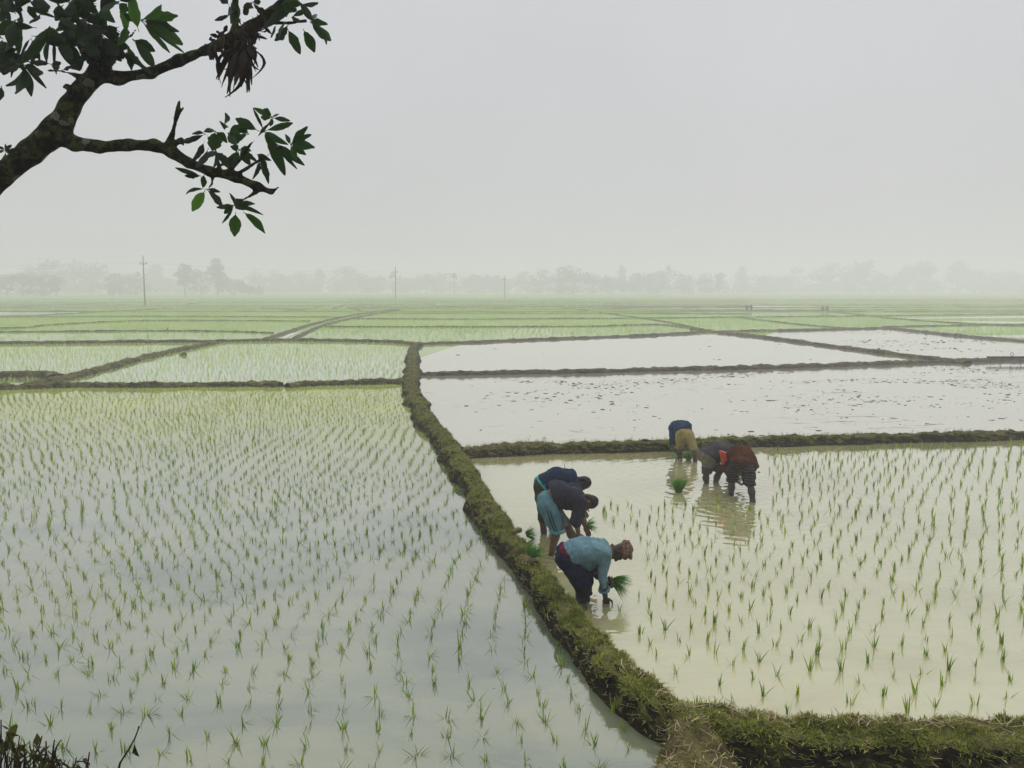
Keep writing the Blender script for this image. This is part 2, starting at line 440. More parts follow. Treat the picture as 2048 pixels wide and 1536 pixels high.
HB = .22
left_px = [(815, 700), (812, 720), (808, 748), (801, 775), (805, 802), (828, 850), (862, 895), (893, 943), (916, 988), (944, 1032), (972, 1076), (1013, 1134), (1054, 1193), (1101, 1251), (1146, 1312)]
WV = ([6.5, 9, 12, 16, 22, 32, 60], [.38, .38, .50, .68, .80, .74, .70])
Ll = np.array(GL(left_px, 0)); tl_ = np.gradient(Ll, axis=0); tl_ /= np.linalg.norm(tl_, axis=1)[:, None]
main_xy = [np.array(q) for q in GL([(838, 684)], HB)] + list(Ll + np.stack([-tl_[:, 1], tl_[:, 0]], 1) * (np.interp(Ll[:, 1], *WV) * .47)[:, None])
right_px = [(1322, 1354), (1400, 1388), (1490, 1408), (1600, 1413), (1760, 1415), (1900, 1418), (2048, 1424), (2400, 1440)]
Rl = np.array(GL(right_px, HB)); tr_ = np.gradient(Rl, axis=0); tr_ /= np.linalg.norm(tr_, axis=1)[:, None]
main_xy += list(Rl - np.stack([-tr_[:, 1], tr_[:, 0]], 1) * np.array([.20, .22, .23, .23, .23, .23, .23, .23])[:, None])
main_xy = np.array(main_xy)
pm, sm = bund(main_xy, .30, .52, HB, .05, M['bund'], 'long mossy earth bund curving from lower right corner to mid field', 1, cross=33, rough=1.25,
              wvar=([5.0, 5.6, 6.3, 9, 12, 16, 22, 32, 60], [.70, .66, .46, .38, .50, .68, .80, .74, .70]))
path_pp, path_s = bund(GL([(1400, 1432), (1396, 1470), (1388, 1530), (1380, 1640), (1375, 1800)], .22), .36, .85, .22, .05, M['path'],
                       'short bare brown earth path joining the mossy bund to the roadside bank', 3, cross=23)
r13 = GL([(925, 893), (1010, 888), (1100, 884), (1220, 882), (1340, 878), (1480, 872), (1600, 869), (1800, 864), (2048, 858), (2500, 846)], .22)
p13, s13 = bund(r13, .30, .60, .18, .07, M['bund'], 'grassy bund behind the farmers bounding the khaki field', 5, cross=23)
r12 = GL([(838, 741), (920, 740), (1024, 738), (1180, 736), (1300, 733), (1450, 730), (1600, 726), (1760, 721), (1880, 717), (2048, 713), (2500, 704)], .2)
p12, s12 = bund(r12, .28, .62, .15, .12, M['bund_mud'], 'dark muddy bund between the two wide flooded fields', 7, cross=17)
r2 = GL([(-400, 772), (-100, 768), (30, 766), (140, 763), (280, 763), (400, 762), (500, 761), (562, 762)], .2)
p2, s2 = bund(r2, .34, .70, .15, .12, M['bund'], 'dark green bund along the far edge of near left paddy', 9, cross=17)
r2b = GL([(574, 764), (620, 760), (700, 758), (780, 756), (815, 754)], .2)
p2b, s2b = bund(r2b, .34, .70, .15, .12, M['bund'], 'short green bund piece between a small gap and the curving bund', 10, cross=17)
r3 = GL([(50, 764), (95, 755), (150, 744), (210, 729), (280, 711), (350, 696), (430, 681)], .2)
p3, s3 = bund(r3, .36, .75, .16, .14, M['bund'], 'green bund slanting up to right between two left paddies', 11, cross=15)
r3b = GL([(-400, 747), (-60, 745), (40, 743), (95, 743), (110, 748)], .2)
bund(r3b, .45, .9, .2, .2, M['bund'], 'short dark bund meeting the slanting bund at left frame edge', 12, cross=13)
r4 = GL([(-500, 684), (-100, 682), (100, 681), (300, 679), (440, 678), (560, 676), (680, 677), (780, 679), (836, 684)], .2)
p4, s4 = bund(r4, .38, .72, .16, .2, M['bund'], 'straight dark bund running across behind the two left paddies', 13, cross=13)
r10 = GL([(840, 683), (930, 680), (1024, 676), (1160, 671), (1300, 666), (1400, 661), (1470, 659), (1560, 657), (1700, 654), (1775, 652)], .2)
bund(r10, .36, .75, .13, .22, M['bund_mud'], 'grey green bund along the far edge of the white flooded field', 15, cross=13)
r10b = GL([(1775, 652), (1850, 660), (1930, 668), (2048, 677), (2400, 700)], .2)
bund(r10b, .36, .75, .13, .22, M['bund_mud'], 'bund slanting down to right edge beyond the clod-strewn white field', 16, cross=13)
r11 = GL([(1385, 655), (1450, 662), (1520, 669), (1640, 684), (1730, 695), (1820, 706), (1900, 715), (1935, 719)], .2)
bund(r11, .32, .68, .15, .16, M['bund'], 'dark bund cutting diagonally between two white flooded fields', 17, cross=13)

def far(pxl, label, wt=.22, wb=.5, h=.10, step=.6, seed=0, cross=9, mat='bund_far'):
    return bund(GL(pxl, h), wt, wb, h, step, M[mat], label, seed, cross=cross)
far([(-600, 664), (0, 662), (300, 660), (450, 661), (545, 664)], 'bund crossing pale paddies just above the straight dark bund at left', step=.3, seed=21)
far([(-600, 665), (0, 655), (90, 649), (200, 643), (300, 640), (460, 640), (620, 641)], 'thin bund rising gently to right across far left paddies', step=.4, seed=22)
far([(530, 676), (575, 662), (620, 648), (680, 634), (740, 624), (790, 618)], 'left ridge of the twin bund beside narrow water channel', .4, .85, .12, .4, 23, mat='bund_mud')
far([(590, 674), (618, 660), (650, 648), (700, 636), (760, 625), (800, 619)], 'right ridge of the twin bund beside narrow water channel', .3, .75, .12, .4, 24, mat='bund_mud')
far([(648, 652), (800, 652), (1000, 652), (1190, 651), (1225, 650), (1320, 648), (1385, 655)], 'bund behind the row of bright seedlings in mid distance', step=.35, seed=25)
far([(700, 636), (900, 637), (1100, 636), (1290, 635), (1470, 633), (1700, 631), (2048, 627), (2500, 622)], 'long thin bund across the right half of far paddies', step=.6, seed=26)
far([(1200, 624), (1260, 632), (1330, 642), (1400, 656)], 'thin slanting bund joining the grey green bund corner', step=.5, seed=27)
far([(1470, 633), (1560, 643), (1640, 651), (1720, 656)], 'thin bund edging the bright green wedge of rice', step=.5, seed=28)
far([(1640, 620), (1700, 626), (1770, 634), (1860, 641), (1960, 647), (2048, 650), (2400, 658)], 'bund curving to the right edge between pale paddies', step=.5, seed=29)
far([(1775, 652), (1880, 650), (2048, 647), (2400, 640)], 'bund bounding the pale triangular paddy at right', step=.5, seed=30)
far([(-600, 640), (0, 632), (120, 627), (240, 621), (320, 617)], 'thin bund below the strip of grey water at far left', step=.7, seed=31)
far([(-600, 636), (200, 632), (430, 632), (650, 633), (690, 632)], 'thin bund across the far left paddies behind pale strip', step=.7, seed=32)
ys = [626, 622, 618.5, 615, 612.5, 610, 607.5, 605.2, 603, 601.2, 599.6, 598, 596.6]
for i, y in enumerate(ys):
    a = -500 if i % 3 else 700; b = 2500 if i % 4 else 1500
    tl = rng.uniform(-1, 1) * (y - 590) * .05
    xs = np.linspace(a, b, 7); jit = rng.normal(0, 1, 7) * (y - 592) * .018
    d = G(1024, y)[1]
    far([(x, y + tl * (x - 1024) / 1024 + q) for x, q in zip(xs, jit)], 'hazy bund line far across the green fields', .35, .8, .10, d * .012, 40 + i, 7)
for i in range(12):
    x0 = rng.uniform(-100, 2200); y0 = rng.uniform(598, 615); y1 = y0 + rng.uniform(4, 10); x1 = 1024 + (x0 - 1024) * (y1 - 576) / (y0 - 576) + rng.normal(0, 120)
    far([(x0, y0), ((x0 + x1) / 2, (y0 + y1) / 2), (x1, y1)], 'hazy slanting bund line far across the green fields', .3, .7, .10, 1.2, 60 + i, 7)

# ------------------------------------------------------------------ ground, water
def poly(name, pts, z, mat, label, kind='structure'):
    p = [Vector((float(a), float(b), 0)) for a, b in pts]
    from mathutils.geometry import tessellate_polygon
    tr = tessellate_polygon([p])
    v = [(q.x, q.y, z) for q in p]
    f = [t if (p[t[1]] - p[t[0]]).cross(p[t[2]] - p[t[0]]).z > 0 else t[::-1] for t in tr]
    return tag(mesh_np(name, v, f, mat, smooth=False), label, 'water', kind=kind)
def rect(x0, x1, y0, y1): return [(x0, y0), (x1, y0), (x1, y1), (x0, y1)]
gr = mesh_np('ground', [(-740, -50, -.3), (740, -50, -.3), (740, 740, -.3), (-740, 740, -.3)], [(0, 1, 2, 3)], M['mud'])
tag(gr, 'dark wet mud under the paddies', 'ground', kind='structure')
RINGS = [(*G(1170, 1218)[:2], 46, .55, .55), (*G(1215, 1206)[:2], 52, .6, .5), (*G(1105, 1110)[:2], 40, .5, .7), (*G(1165, 1085)[:2], 40, .4, .6),
         (*G(1375, 925)[:2], 26, .8, 1.3), (*G(1425, 970)[:2], 26, .9, 1.5), (*G(1490, 1000)[:2], 30, 1.0, 1.6), (*G(1356, 985)[:2], 34, .5, .8)]
W = {
 'left': water_mat('clear_paddy_water', [(.30, (.05, .074, .052)), (.45, (.115, .142, .092)), (.6, (.175, .19, .115)), (.75, (.14, .16, .10))], .6, .03, 1.95, .05,
                   alg=(10, 24, (.41, .44, .11), .85, .5), stretch=(.6, 1.3, 1)),
 'right': water_mat('khaki_paddy_water', [(.3, (.29, .275, .115)), (.45, (.36, .345, .17)), (.6, (.41, .395, .215)), (.75, (.37, .355, .175))], .4, .04, 2.0, .11, RINGS, stretch=(.7, 1.4, 1)),
 'flood': water_mat('flooded_field_water', [(.3, (.40, .38, .26)), (.6, (.46, .44, .33)), (.75, (.48, .46, .36))], .25, .04, 2.0, .05, stretch=(.4, 1.5, 1)),
 'clod': water_mat('clod_field_water', [(.3, (.37, .35, .24)), (.6, (.42, .40, .29)), (.75, (.44, .42, .32))], .25, .04, 2.0, .12, stretch=(.4, 1.5, 1), streak=(1.6, (.55, 2.6, 1), .64)),
 'far': water_mat('far_paddy_water', [(.3, (.20, .30, .07)), (.5, (.26, .37, .09)), (.7, (.30, .36, .14))], .12, .03, 2.3, .03, fmax=.6),
 'pale': water_mat('pale_paddy_water', [(.3, (.30, .33, .20)), (.6, (.36, .38, .26))], .3, .03, 2.0, .04, alg=(30, 45, (.42, .48, .10), .6, .25)),
}
poly('water', rect(-735, 735, 12, 735), -.004, W['far'], 'shallow water standing in the far green paddies')
mxy = [tuple(q) for q in main_xy]
IM = lambda Y: int(np.argmin(np.abs(main_xy[:16, 1] - Y)))
lf = [tuple(q) for q in mxy[4:18]] + [tuple(G(1400, 1432, .2)[:2]), tuple(G(1385, 1536, .2)[:2]), tuple(G(1375, 1800, .2)[:2]), (-9, 3.2), (-32, 30.5)] + [tuple(q) for q in list(r2[1:]) + list(r2b)]
poly('water', lf, 0, W['left'], 'clear shallow water of the near left paddy')
midl = [tuple(q) for q in mxy[:5]][::-1] + [tuple(q) for q in r4[4:-1]][::-1] + [tuple(q) for q in r3[::-1]] + [tuple(q) for q in r2[3:]] + [tuple(q) for q in r2b[:-1]]
poly('water', midl, 0, W['pale'], 'bright shallow water of the paddy behind near left one')
fl = [tuple(q) for q in r3] + [tuple(q) for q in r4[3::-1]] + [tuple(r2[0]), tuple(r2[1]), tuple(r2[2])]
poly('water', fl, 0, W['pale'], 'bright shallow water of the paddy at left frame edge')
rf = [tuple(q) for q in mxy[7:]] + [tuple(q) for q in r13[::-1]]
poly('water', rf, 0, W['right'], 'muddy khaki water of the field being planted')
rm = [tuple(q) for q in mxy[3:7]] + [tuple(q) for q in r13] + [tuple(q) for q in r12[::-1]]
poly('water', rm, 0, W['clod'], 'white sky-reflecting water strewn with mud clods')
rfar = [tuple(q) for q in mxy[:3]] + [tuple(q) for q in r12[:8]] + [tuple(r12[8])] + [tuple(q) for q in r11[::-1]] + [tuple(q) for q in r10[::-1]]
rfar = [mxy[2]] + [tuple(q) for q in r12[:9]] + [tuple(q) for q in r11[-2:0:-1]] + [tuple(q) for q in r10[4:0:-1]]
poly('water', rfar, 0, W['flood'], 'white water of the flooded field beyond the clod-strewn one')
rdg = [tuple(q) for q in r11[2:]] + [tuple(q) for q in r12[8:]] + [tuple(q) for q in r10b[::-1]] + [tuple(q) for q in r10[-2:6:-1]]
poly('water', rdg, 0, W['clod'], 'white water of the triangular flooded field at right')
WHITE = [GL(q) for q in ([(1185, 612.5), (1540, 612), (1650, 615), (1560, 618), (1240, 617.5)], [(1330, 619), (1650, 618), (1700, 621), (1640, 623), (1400, 623.5)],
         [(-300, 622), (230, 622), (90, 629), (-300, 634)], [(1860, 641), (2048, 643), (2300, 646), (2300, 652), (2048, 648.5), (1960, 646)],
         [(1780, 636), (2300, 628), (2300, 634), (1840, 638)], [(552, 677), (584, 666), (632, 655), (600, 664), (572, 676)], [(1900, 672), (2200, 668), (2300, 684), (2048, 676)])]
for q in WHITE: poly('water', q, .004, W['flood'], 'pale strip of open water among far paddies')

# roadside bank under the camera
def bank():
    xs = np.linspace(-14, 14, 113); y = np.linspace(-8, 4.9, 60); X, Y = np.meshgrid(xs, y, indexing='ij')
    z = np.interp(Y, [-8, 1.2, 2.0, 4.55, 4.9], [1.9, 1.9, 1.6, -.22, -.32])
    z += .55 * np.exp(-((X + 3.75) ** 2 / .35 + (Y - 3.75) ** 2 / .35)); 
    q = np.stack([X, Y, z], -1); z = z + fbm(q * 1.5, 4, 3) * .06; q[..., 2] = z
    n, m = X.shape; i, j = np.meshgrid(np.arange(n - 1), np.arange(m - 1), indexing='ij')
    f = np.stack([i * m + j, (i + 1) * m + j, (i + 1) * m + j + 1, i * m + j + 1], -1).reshape(-1, 4)
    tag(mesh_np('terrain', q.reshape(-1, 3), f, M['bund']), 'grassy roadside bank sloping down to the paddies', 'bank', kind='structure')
bank()
# ------------------------------------------------------------------ seedlings
def inside(poly, p):
    poly = np.asarray(poly, float); x, y = p[:, 0], p[:, 1]; r = np.zeros(len(p), bool)
    j = len(poly) - 1
    for i in range(len(poly)):
        xi, yi = poly[i]; xj, yj = poly[j]
        c = ((yi > y) != (yj > y)) & (x < (xj - xi) * (y - yi) / (yj - yi + 1e-12) + xi); r ^= c; j = i
    return r
def off_bunds(p, extra=.12):
    ok = np.ones(len(p), bool)
    for L, hw in BUNDS:
        a, b = L[:-1], L[1:]
        lo = L.min(0) - hw - 1; hi = L.max(0) + hw + 1
        m = np.where(ok & (p >= lo).all(1) & (p <= hi).all(1))[0]
        st = max(1, len(a) // 160); Ls = np.vstack([L[::st], L[-1:]]); a, b = Ls[:-1], Ls[1:]
        for c in np.array_split(m, max(1, len(m) // 4000)):
            if not len(c): continue
            ap = p[c][:, None] - a[None]; ab = (b - a)[None]
            t = np.clip((ap * ab).sum(-1) / ((ab * ab).sum(-1) + 1e-9), 0, 1)
            d = np.sqrt(((ap - t[..., None] * ab) ** 2).sum(-1)).min(1)
            ok[c[d < hw + extra]] = False
    return ok
def blade(base, yaw, lean, length, width, curve, segs):
    u = np.array([math.cos(yaw), math.sin(yaw), 0]); sd = np.array([-u[1], u[0], 0])
    v = []; pos = np.array(base, float); ang = lean
    for i in range(segs + 1):
        w = width * (1 - (i / segs) ** 1.8) * (.6 if i == 0 else 1) / 2 + .0004
        v += [pos - sd * w, pos + sd * w]
        pos = pos + (u * math.sin(ang) + np.array([0, 0, 1]) * math.cos(ang)) * length / segs; ang += curve / segs
    f = [[2 * i, 2 * i + 1, 2 * i + 3, 2 * i + 2] for i in range(segs)]
    return np.array(v), np.array(f)
def tuft(r, nb, lmin, lmax, width, spread, lean0, segs, rad=.012, curve=.7, flat=0):
    v, f, t, n = [], [], [], 0
    main = r.uniform(0, 6.28)
    for k in range(nb):
        yaw = main + r.normal(0, 1.3) if r.random() < .6 else r.uniform(0, 6.28)
        ln = abs(r.normal(lean0, spread)); L = r.uniform(lmin, lmax)
        if r.random() < flat: ln = r.uniform(1.2, 1.5); 
        b = np.array([r.normal(0, rad), r.normal(0, rad), -.02])
        a, q = blade(b, yaw, ln, L + .02, width * r.uniform(.7, 1.2), r.uniform(.1, curve), segs)
        v.append(a); f.append(q + n); n += len(a); t.append(np.full(len(a), np.clip(r.normal(.5, .22), 0, 1)))
    return np.concatenate(v), np.concatenate(f), np.concatenate(t)
def scatter(name, pts, variants, smin, smax, mat, tint=None, yaw=None, r=rng):
    vi = r.integers(0, len(variants), len(pts)); V, Fc, T, n = [], [], [], 0
    for k, (v, f, t) in enumerate(variants):
        idx = np.where(vi == k)[0]
        if not len(idx): continue
        a = r.uniform(0, 6.283, len(idx)) if yaw is None else yaw[idx]; s = r.uniform(smin, smax, len(idx))
        ca, sa = np.cos(a) * s, np.sin(a) * s
        x = v[None, :, 0] * ca[:, None] - v[None, :, 1] * sa[:, None] + pts[idx, 0][:, None]
        y = v[None, :, 0] * sa[:, None] + v[None, :, 1] * ca[:, None] + pts[idx, 1][:, None]
        z = v[None, :, 2] * s[:, None] + pts[idx, 2][:, None]
        V.append(np.stack([x, y, z], -1).reshape(-1, 3))
        Fc.append((f[None] + (np.arange(len(idx)) * len(v))[:, None, None] + n).reshape(-1, f.shape[1])); n += len(idx) * len(v)
        tt = np.broadcast_to(t[None], (len(idx), len(t))).copy()
        if tint is not None: tt = tt * .5 + tint[idx][:, None] * .5
        T.append(tt.ravel())
    return mesh_np(name, np.concatenate(V), np.concatenate(Fc), mat, smooth=False, attrs={'tint': np.concatenate(T)})
def rows(poly, sx, sy, rot=0, jit=.18, wave=.25, drop=.06, r=rng):
    q = np.asarray(poly, float); c = q.mean(0); ca, sa = math.cos(rot), math.sin(rot)
    ext = np.abs(q - c).max() * 1.5
    x, y = np.meshgrid(np.arange(-ext, ext, sx), np.arange(-ext, ext, sy), indexing='ij')
    x = x.ravel(); y = y.ravel()
    g = np.stack([x, y, 0 * x], -1)
    x = x + fbm(g * .22, 2, 11) * wave + r.normal(0, jit * sx, len(x)); y = y + r.normal(0, jit * 1.2 * sy, len(y))
    p = np.stack([c[0] + x * ca - y * sa, c[1] + x * sa + y * ca], -1)
    p = p[(r.random(len(p)) > drop) & (np.abs(p[:, 0]) < p[:, 1] * .74 + 2.5)]
    return p[inside(q, p)]
def project(p):
    d = np.asarray(p, float) - CAM; z = d @ FW
    return PX + F * (d @ RT) / z, PY - F * (d @ UP) / z

r1 = np.random.default_rng(3)
near_left = [tuft(r1, int(r1.integers(7, 14)), .06, .14, .0108, .48, .36, 3, .012, .7, .08) for _ in range(14)]
near_right = [tuft(r1, int(r1.integers(4, 9)), .075, .15, .0142, .24, .22, 3, .010, .45, .03) for _ in range(12)]
mid_var = [tuft(r1, int(r1.integers(4, 7)), .09, .16, .0115, .26, .25, 2, .02, .6) for _ in range(8)]
pl_left = rows(lf, .265, .25, R(-7), .06, .6, .07)
pl_left = pl_left[off_bunds(pl_left, .0)]
plant = GL([(1172, 1012), (1330, 1006), (1545, 1000), (1530, 900), (2100, 882), (2600, 870), (3200, 1480), (1400, 1470), (1275, 1310), (1215, 1262), (1215, 1225), (1262, 1195), (1290, 1140), (1275, 1085), (1225, 1060)])
pl_right = rows(plant, .305, .275, R(14), .075, .3, .07)
pl_right = pl_right[inside(rf, pl_right) & off_bunds(pl_right, .02)]
feet = np.array([G(*q)[:2] for q in ((1167, 1220), (1213, 1205), (1508, 1005), (1462, 990), (1412, 967), (1480, 970), (1495, 985))])
pl_right = pl_right[np.linalg.norm(pl_right[:, None] - feet[None], axis=2).min(1) > .22]
def vis(p):
    x, y = project(np.c_[p, np.zeros(len(p))]); return (x > -10) & (x < 2058) & (y < 1545)
cand = [(0, q) for q in pl_left[vis(pl_left)]] + [(1, q) for q in pl_right[vis(pl_right)]]
cand.sort(key=lambda s: s[1][0] ** 2 + s[1][1] ** 2)
single = cand[:300]
protos = [[], []]
for k, vs in enumerate((near_left, near_right)):
    for (v, f, t) in vs:
        me = mesh_np('rice_seedling', v, f, M['seedling'], smooth=False, attrs={'tint': t})
        protos[k].append(me)
used = set(); names = {0: ('splayed green rice seedling in the clear near water left of the curving bund', 'rice seedlings in the near left paddy'),
                       1: ('upright green rice seedling in the khaki water close to the mossy bund', 'rice seedlings in the near khaki paddy')}
r2_ = np.random.default_rng(5)
for k, q in single:
    i = int(r2_.integers(len(protos[k]))); src = protos[k][i]
    o = src if (k, i) not in used else src.copy()
    if (k, i) in used: C.objects.link(o)
    used.add((k, i))
    o.location = (float(q[0]), float(q[1]), 0); s = float(r2_.uniform(.75, 1.2)); o.scale = (s, s, s); o.rotation_euler = (0, 0, float(r2_.uniform(0, 6.28)))
    tag(o, names[k][0], 'seedling', names[k][1])
for k in (0, 1):
    for i, src in enumerate(protos[k]):
        if (k, i) not in used: bpy.data.objects.remove(src)
sk = {tuple(q) for _, q in single}
def rest(p): return np.array([q for q in p if tuple(q) not in sk])
def z0(p): return np.c_[p, np.zeros(len(p))]
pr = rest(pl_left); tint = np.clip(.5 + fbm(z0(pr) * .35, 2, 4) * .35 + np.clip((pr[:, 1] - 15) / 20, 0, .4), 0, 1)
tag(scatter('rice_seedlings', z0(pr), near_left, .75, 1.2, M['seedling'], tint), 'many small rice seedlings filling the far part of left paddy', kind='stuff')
pr = rest(pl_right)
tag(scatter('rice_seedlings', z0(pr), near_right, .75, 1.15, M['seedling']), 'many small rice seedlings in rows across the khaki paddy', kind='stuff')
pm_ = np.vstack([rows(midl, .36, .32, R(-4), .08, .5), rows(fl, .36, .32, R(6), .08, .4)]); pm_ = pm_[off_bunds(pm_, .05)]
tag(scatter('rice_seedlings', z0(pm_), mid_var, .8, 1.25, M['field'], np.clip(.45 + fbm(z0(pm_) * .12, 2, 8) * .4, 0, 1)), 'dense rows of young rice in the two paddies behind', kind='stuff')
# far paddies: many light tufts, thinner with distance
farv = [tuft(r1, 5, .11, .20, .022, .28, .25, 1, .03) for _ in range(6)]
fv2 = [tuft(r1, 6, .14, .24, .09, .3, .25, 1, .35) for _ in range(6)]
def to_tri(vs): return [(v, np.concatenate([f[:, :3]]), t) for v, f, t in vs]
def far_ok(p):
    ok = off_bunds(p, .05)
    for q in WHITE: ok &= ~inside(q, p)
    for q in (midl, fl, rfar, rdg, rm, lf): ok &= ~inside(q, p)
    return ok
fp = rows([(-100, 48), (100, 48), (130, 132), (-130, 132)], .36, .36, R(-3), .14, .8)
fp = fp[(fp[:, 1] > np.interp(fp[:, 0], [-60, 0, 20], [47, 50, 52]))]; fp = fp[far_ok(fp)]
cell = fbm(z0(fp) * np.array([.03, .09, 1]), 2, 21)
fp_k = r1.random(len(fp)) < np.clip(.85 + cell * .5, .25, 1); fp, cell = fp[fp_k], cell[fp_k]
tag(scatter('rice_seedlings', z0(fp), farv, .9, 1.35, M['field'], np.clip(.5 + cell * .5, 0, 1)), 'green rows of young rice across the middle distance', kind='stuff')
fp = rows([(-240, 130), (240, 130), (480, 640), (-480, 640)], 1.15, 1.15, R(4), .25, 1.0)
fp = fp[far_ok(fp)]; cell = fbm(z0(fp) * np.array([.012, .05, 1]), 2, 25)
fk = r1.random(len(fp)) < np.clip(.8 + cell * .6, .15, 1); fp, cell = fp[fk], cell[fk]
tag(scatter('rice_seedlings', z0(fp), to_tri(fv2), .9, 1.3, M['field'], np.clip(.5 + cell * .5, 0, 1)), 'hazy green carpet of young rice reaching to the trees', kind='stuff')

# ------------------------------------------------------------------ grass, straw and clods
def sample_grid(pp, n, wts, r):
    a, b, c, d = quads_of(pp); w = wts.ravel() / wts.sum(); k = r.choice(len(w), n, p=w)
    u, v = r.random((2, n, 1)); g = lambda x: x.reshape(-1, 3)[k]
    return g(a) * (1 - u) * (1 - v) + g(b) * u * (1 - v) + g(c) * u * v + g(d) * (1 - u) * v
def bund_grass(pp, s, dens, lmin, lmax, name, label, r, side=.25, mat='moss', flat=.5, maxd=60, smax=.75):
    a, b, c, d = quads_of(pp)
    ar = np.linalg.norm(np.cross(b - a, d - a), axis=-1); mid = (a + c) / 2
    dist = np.sqrt(mid[..., 0] ** 2 + mid[..., 1] ** 2)
    x, y = project(mid); ok = (x > -150) & (x < 2200) & (dist < maxd)
    top = np.clip((mid[..., 2] + .02) / .12, 0, 1) * np.where(np.abs((s[:-1] + s[1:]) / 2) < smax, 1, side)[None]
    w = ar * top * ok * np.clip(12 / dist, .15, 1.6); n = int(dens * w.sum())
    p = sample_grid(pp, n, w + 1e-12, r); cl = fbm(p * np.array([9, 9, 5]), 3, 5) + fbm(p * 2.2, 2, 6) * .6
    p = p[(cl > -.05) | (r.random(n) < .14)]
    var = [tuft(r, int(r.integers(2, 5)), lmin, lmax, .0085, .4, .8, 1 if maxd < 0 else 2, .012, .8, flat) for _ in range(16)]
    for i in range(16): var[i] = (var[i][0] + np.array([0, 0, .012]), var[i][1], var[i][2])
    tn = np.clip(.42 + fbm(p * 5, 3, 9) * .4 + r.normal(0, .24, len(p)), 0, 1)
    tag(scatter(name, p, var, .7, 1.3, M[mat], tn, r=r), label, kind='stuff')
rb = np.random.default_rng(11)
bund_grass(pm, sm, 4200, .014, .040, 'bund_grass', 'short mossy grass on the curving bund', rb, .08, smax=.58)
bund_grass(path_pp, path_s, 500, .015, .04, 'bund_grass', 'sparse grass creeping over the bare earth path', rb, .5)
bund_grass(p13, s13, 900, .04, .10, 'bund_grass', 'short grass and roots on bund behind the farmers', rb, .6)
bund_grass(np.concatenate([p2]), s2, 700, .04, .10, 'bund_grass', 'short green grass on bund along near left paddy', rb, .5)
bund_grass(p2b, s2b, 700, .04, .10, 'bund_grass', 'short green grass on the short bund piece', rb, .5)
bund_grass(p3, s3, 500, .05, .11, 'bund_grass', 'short green grass on the slanting left bund', rb, .5)
bund_grass(p4, s4, 400, .05, .12, 'bund_grass', 'short green grass on the straight dark bund', rb, .5)
bund_grass(p12, s12, 160, .04, .09, 'bund_grass', 'sparse grass on the muddy bund between flooded fields', rb, .4)
# straw stalks lying on the near bund and the path
def straw(pp, s, n, r, smin, smax, srange, label, xlim=None):
    a, b, c, d = quads_of(pp); mid = (a + c) / 2; sm_ = (s[:-1] + s[1:]) / 2
    w = np.linalg.norm(np.cross(b - a, d - a), axis=-1) * ((sm_ > srange[0]) & (sm_ < srange[1]))[None] * (np.hypot(mid[..., 0], mid[..., 1]) < 16)
    if xlim: x, y = project(mid); w = w * ((x > xlim[0]) & (x < xlim[1]) & (y > xlim[2]))
    p = sample_grid(pp, n, w + 1e-12, r); V, Fc, T = [], [], []
    for i, q in enumerate(p):
        L = r.uniform(smin, smax); yaw = r.uniform(0, 6.28); dirv = np.array([math.cos(yaw), math.sin(yaw), r.normal(0, .18)]); side = np.array([-dirv[1], dirv[0], 0]) * r.uniform(.002, .0045)
        bend = np.array([r.normal(0, .1), r.normal(0, .1), 0]) * L
        q = q + np.array([0, 0, .014]); m = q + bend; a0 = q - dirv * L / 2; b0 = q + dirv * L / 2
        V += [a0 - side, a0 + side, m + side, m - side, b0 + side, b0 - side]; k = 6 * i
        Fc += [[k, k + 1, k + 2, k + 3], [k + 3, k + 2, k + 4, k + 5]]; T += [r.uniform(0, 1)] * 6
    tag(mesh_np('straw_litter', V, Fc, M['straw'], smooth=False, attrs={'tint': T}), label, kind='stuff')
straw(pm, sm, 420, rb, .06, .22, (.1, .6), 'pale straw stalks along the water edge of near bund', (1250, 2300, 1300))
straw(pm, sm, 700, rb, .03, .12, (-.8, .6), 'scattered dry stalks over the mossy bund')
straw(path_pp, path_s, 520, rb, .03, .16, (-.9, .9), 'dry stalks scattered over the bare earth path')
straw(p13, s13, 500, rb, .08, .25, (-.8, .8), 'dry roots and stalks on bund behind the farmers')

def clods(polys, n, r, label, smin, smax, weight):
    P_ = []
    for q in polys:
        q = np.asarray(q); lo, hi = q.min(0), q.max(0)
        p = r.uniform(lo, hi, (n * 8, 2)); p = p[inside(q, p) & (np.abs(p[:, 0]) < p[:, 1] * .72 + 2)]; P_.append(p)
    p = np.vstack(P_); p = p[r.random(len(p)) < np.clip(weight(p), 0, 1)]; p = p[off_bunds(p, -.05)][:n]
    th = np.linspace(0, 6.283, 7)[:-1]
    V, Fc, k = [], [], 0
    for x, y in p:
        L = smin + (smax - smin) * r.random() ** 3; el = r.uniform(1, 3.6); yaw = r.normal(0, .3); h = L * r.uniform(.2, .55)
        rr = L * r.uniform(.7, 1.2, 6)
        ex = np.cos(th) * rr * el; ey = np.sin(th) * rr
        X = x + ex * math.cos(yaw) - ey * math.sin(yaw); Y = y + ex * math.sin(yaw) + ey * math.cos(yaw)
        V += [(a, b, -.01) for a, b in zip(X, Y)] + [(x + (a - x) * .6, y + (b - y) * .6, h * r.uniform(.5, 1)) for a, b in zip(X, Y)] + [(x, y, h * .9)]
        for j in range(6):
            m = (j + 1) % 6; Fc += [[k + j, k + m, k + 6 + m, k + 6 + j], [k + 6 + j, k + 6 + m, k + 12, k + 12]]
        k += 13
    tag(mesh_np('mud_clods', V, Fc, M['clod'], smooth=False), label, kind='stuff')
rc = np.random.default_rng(21)
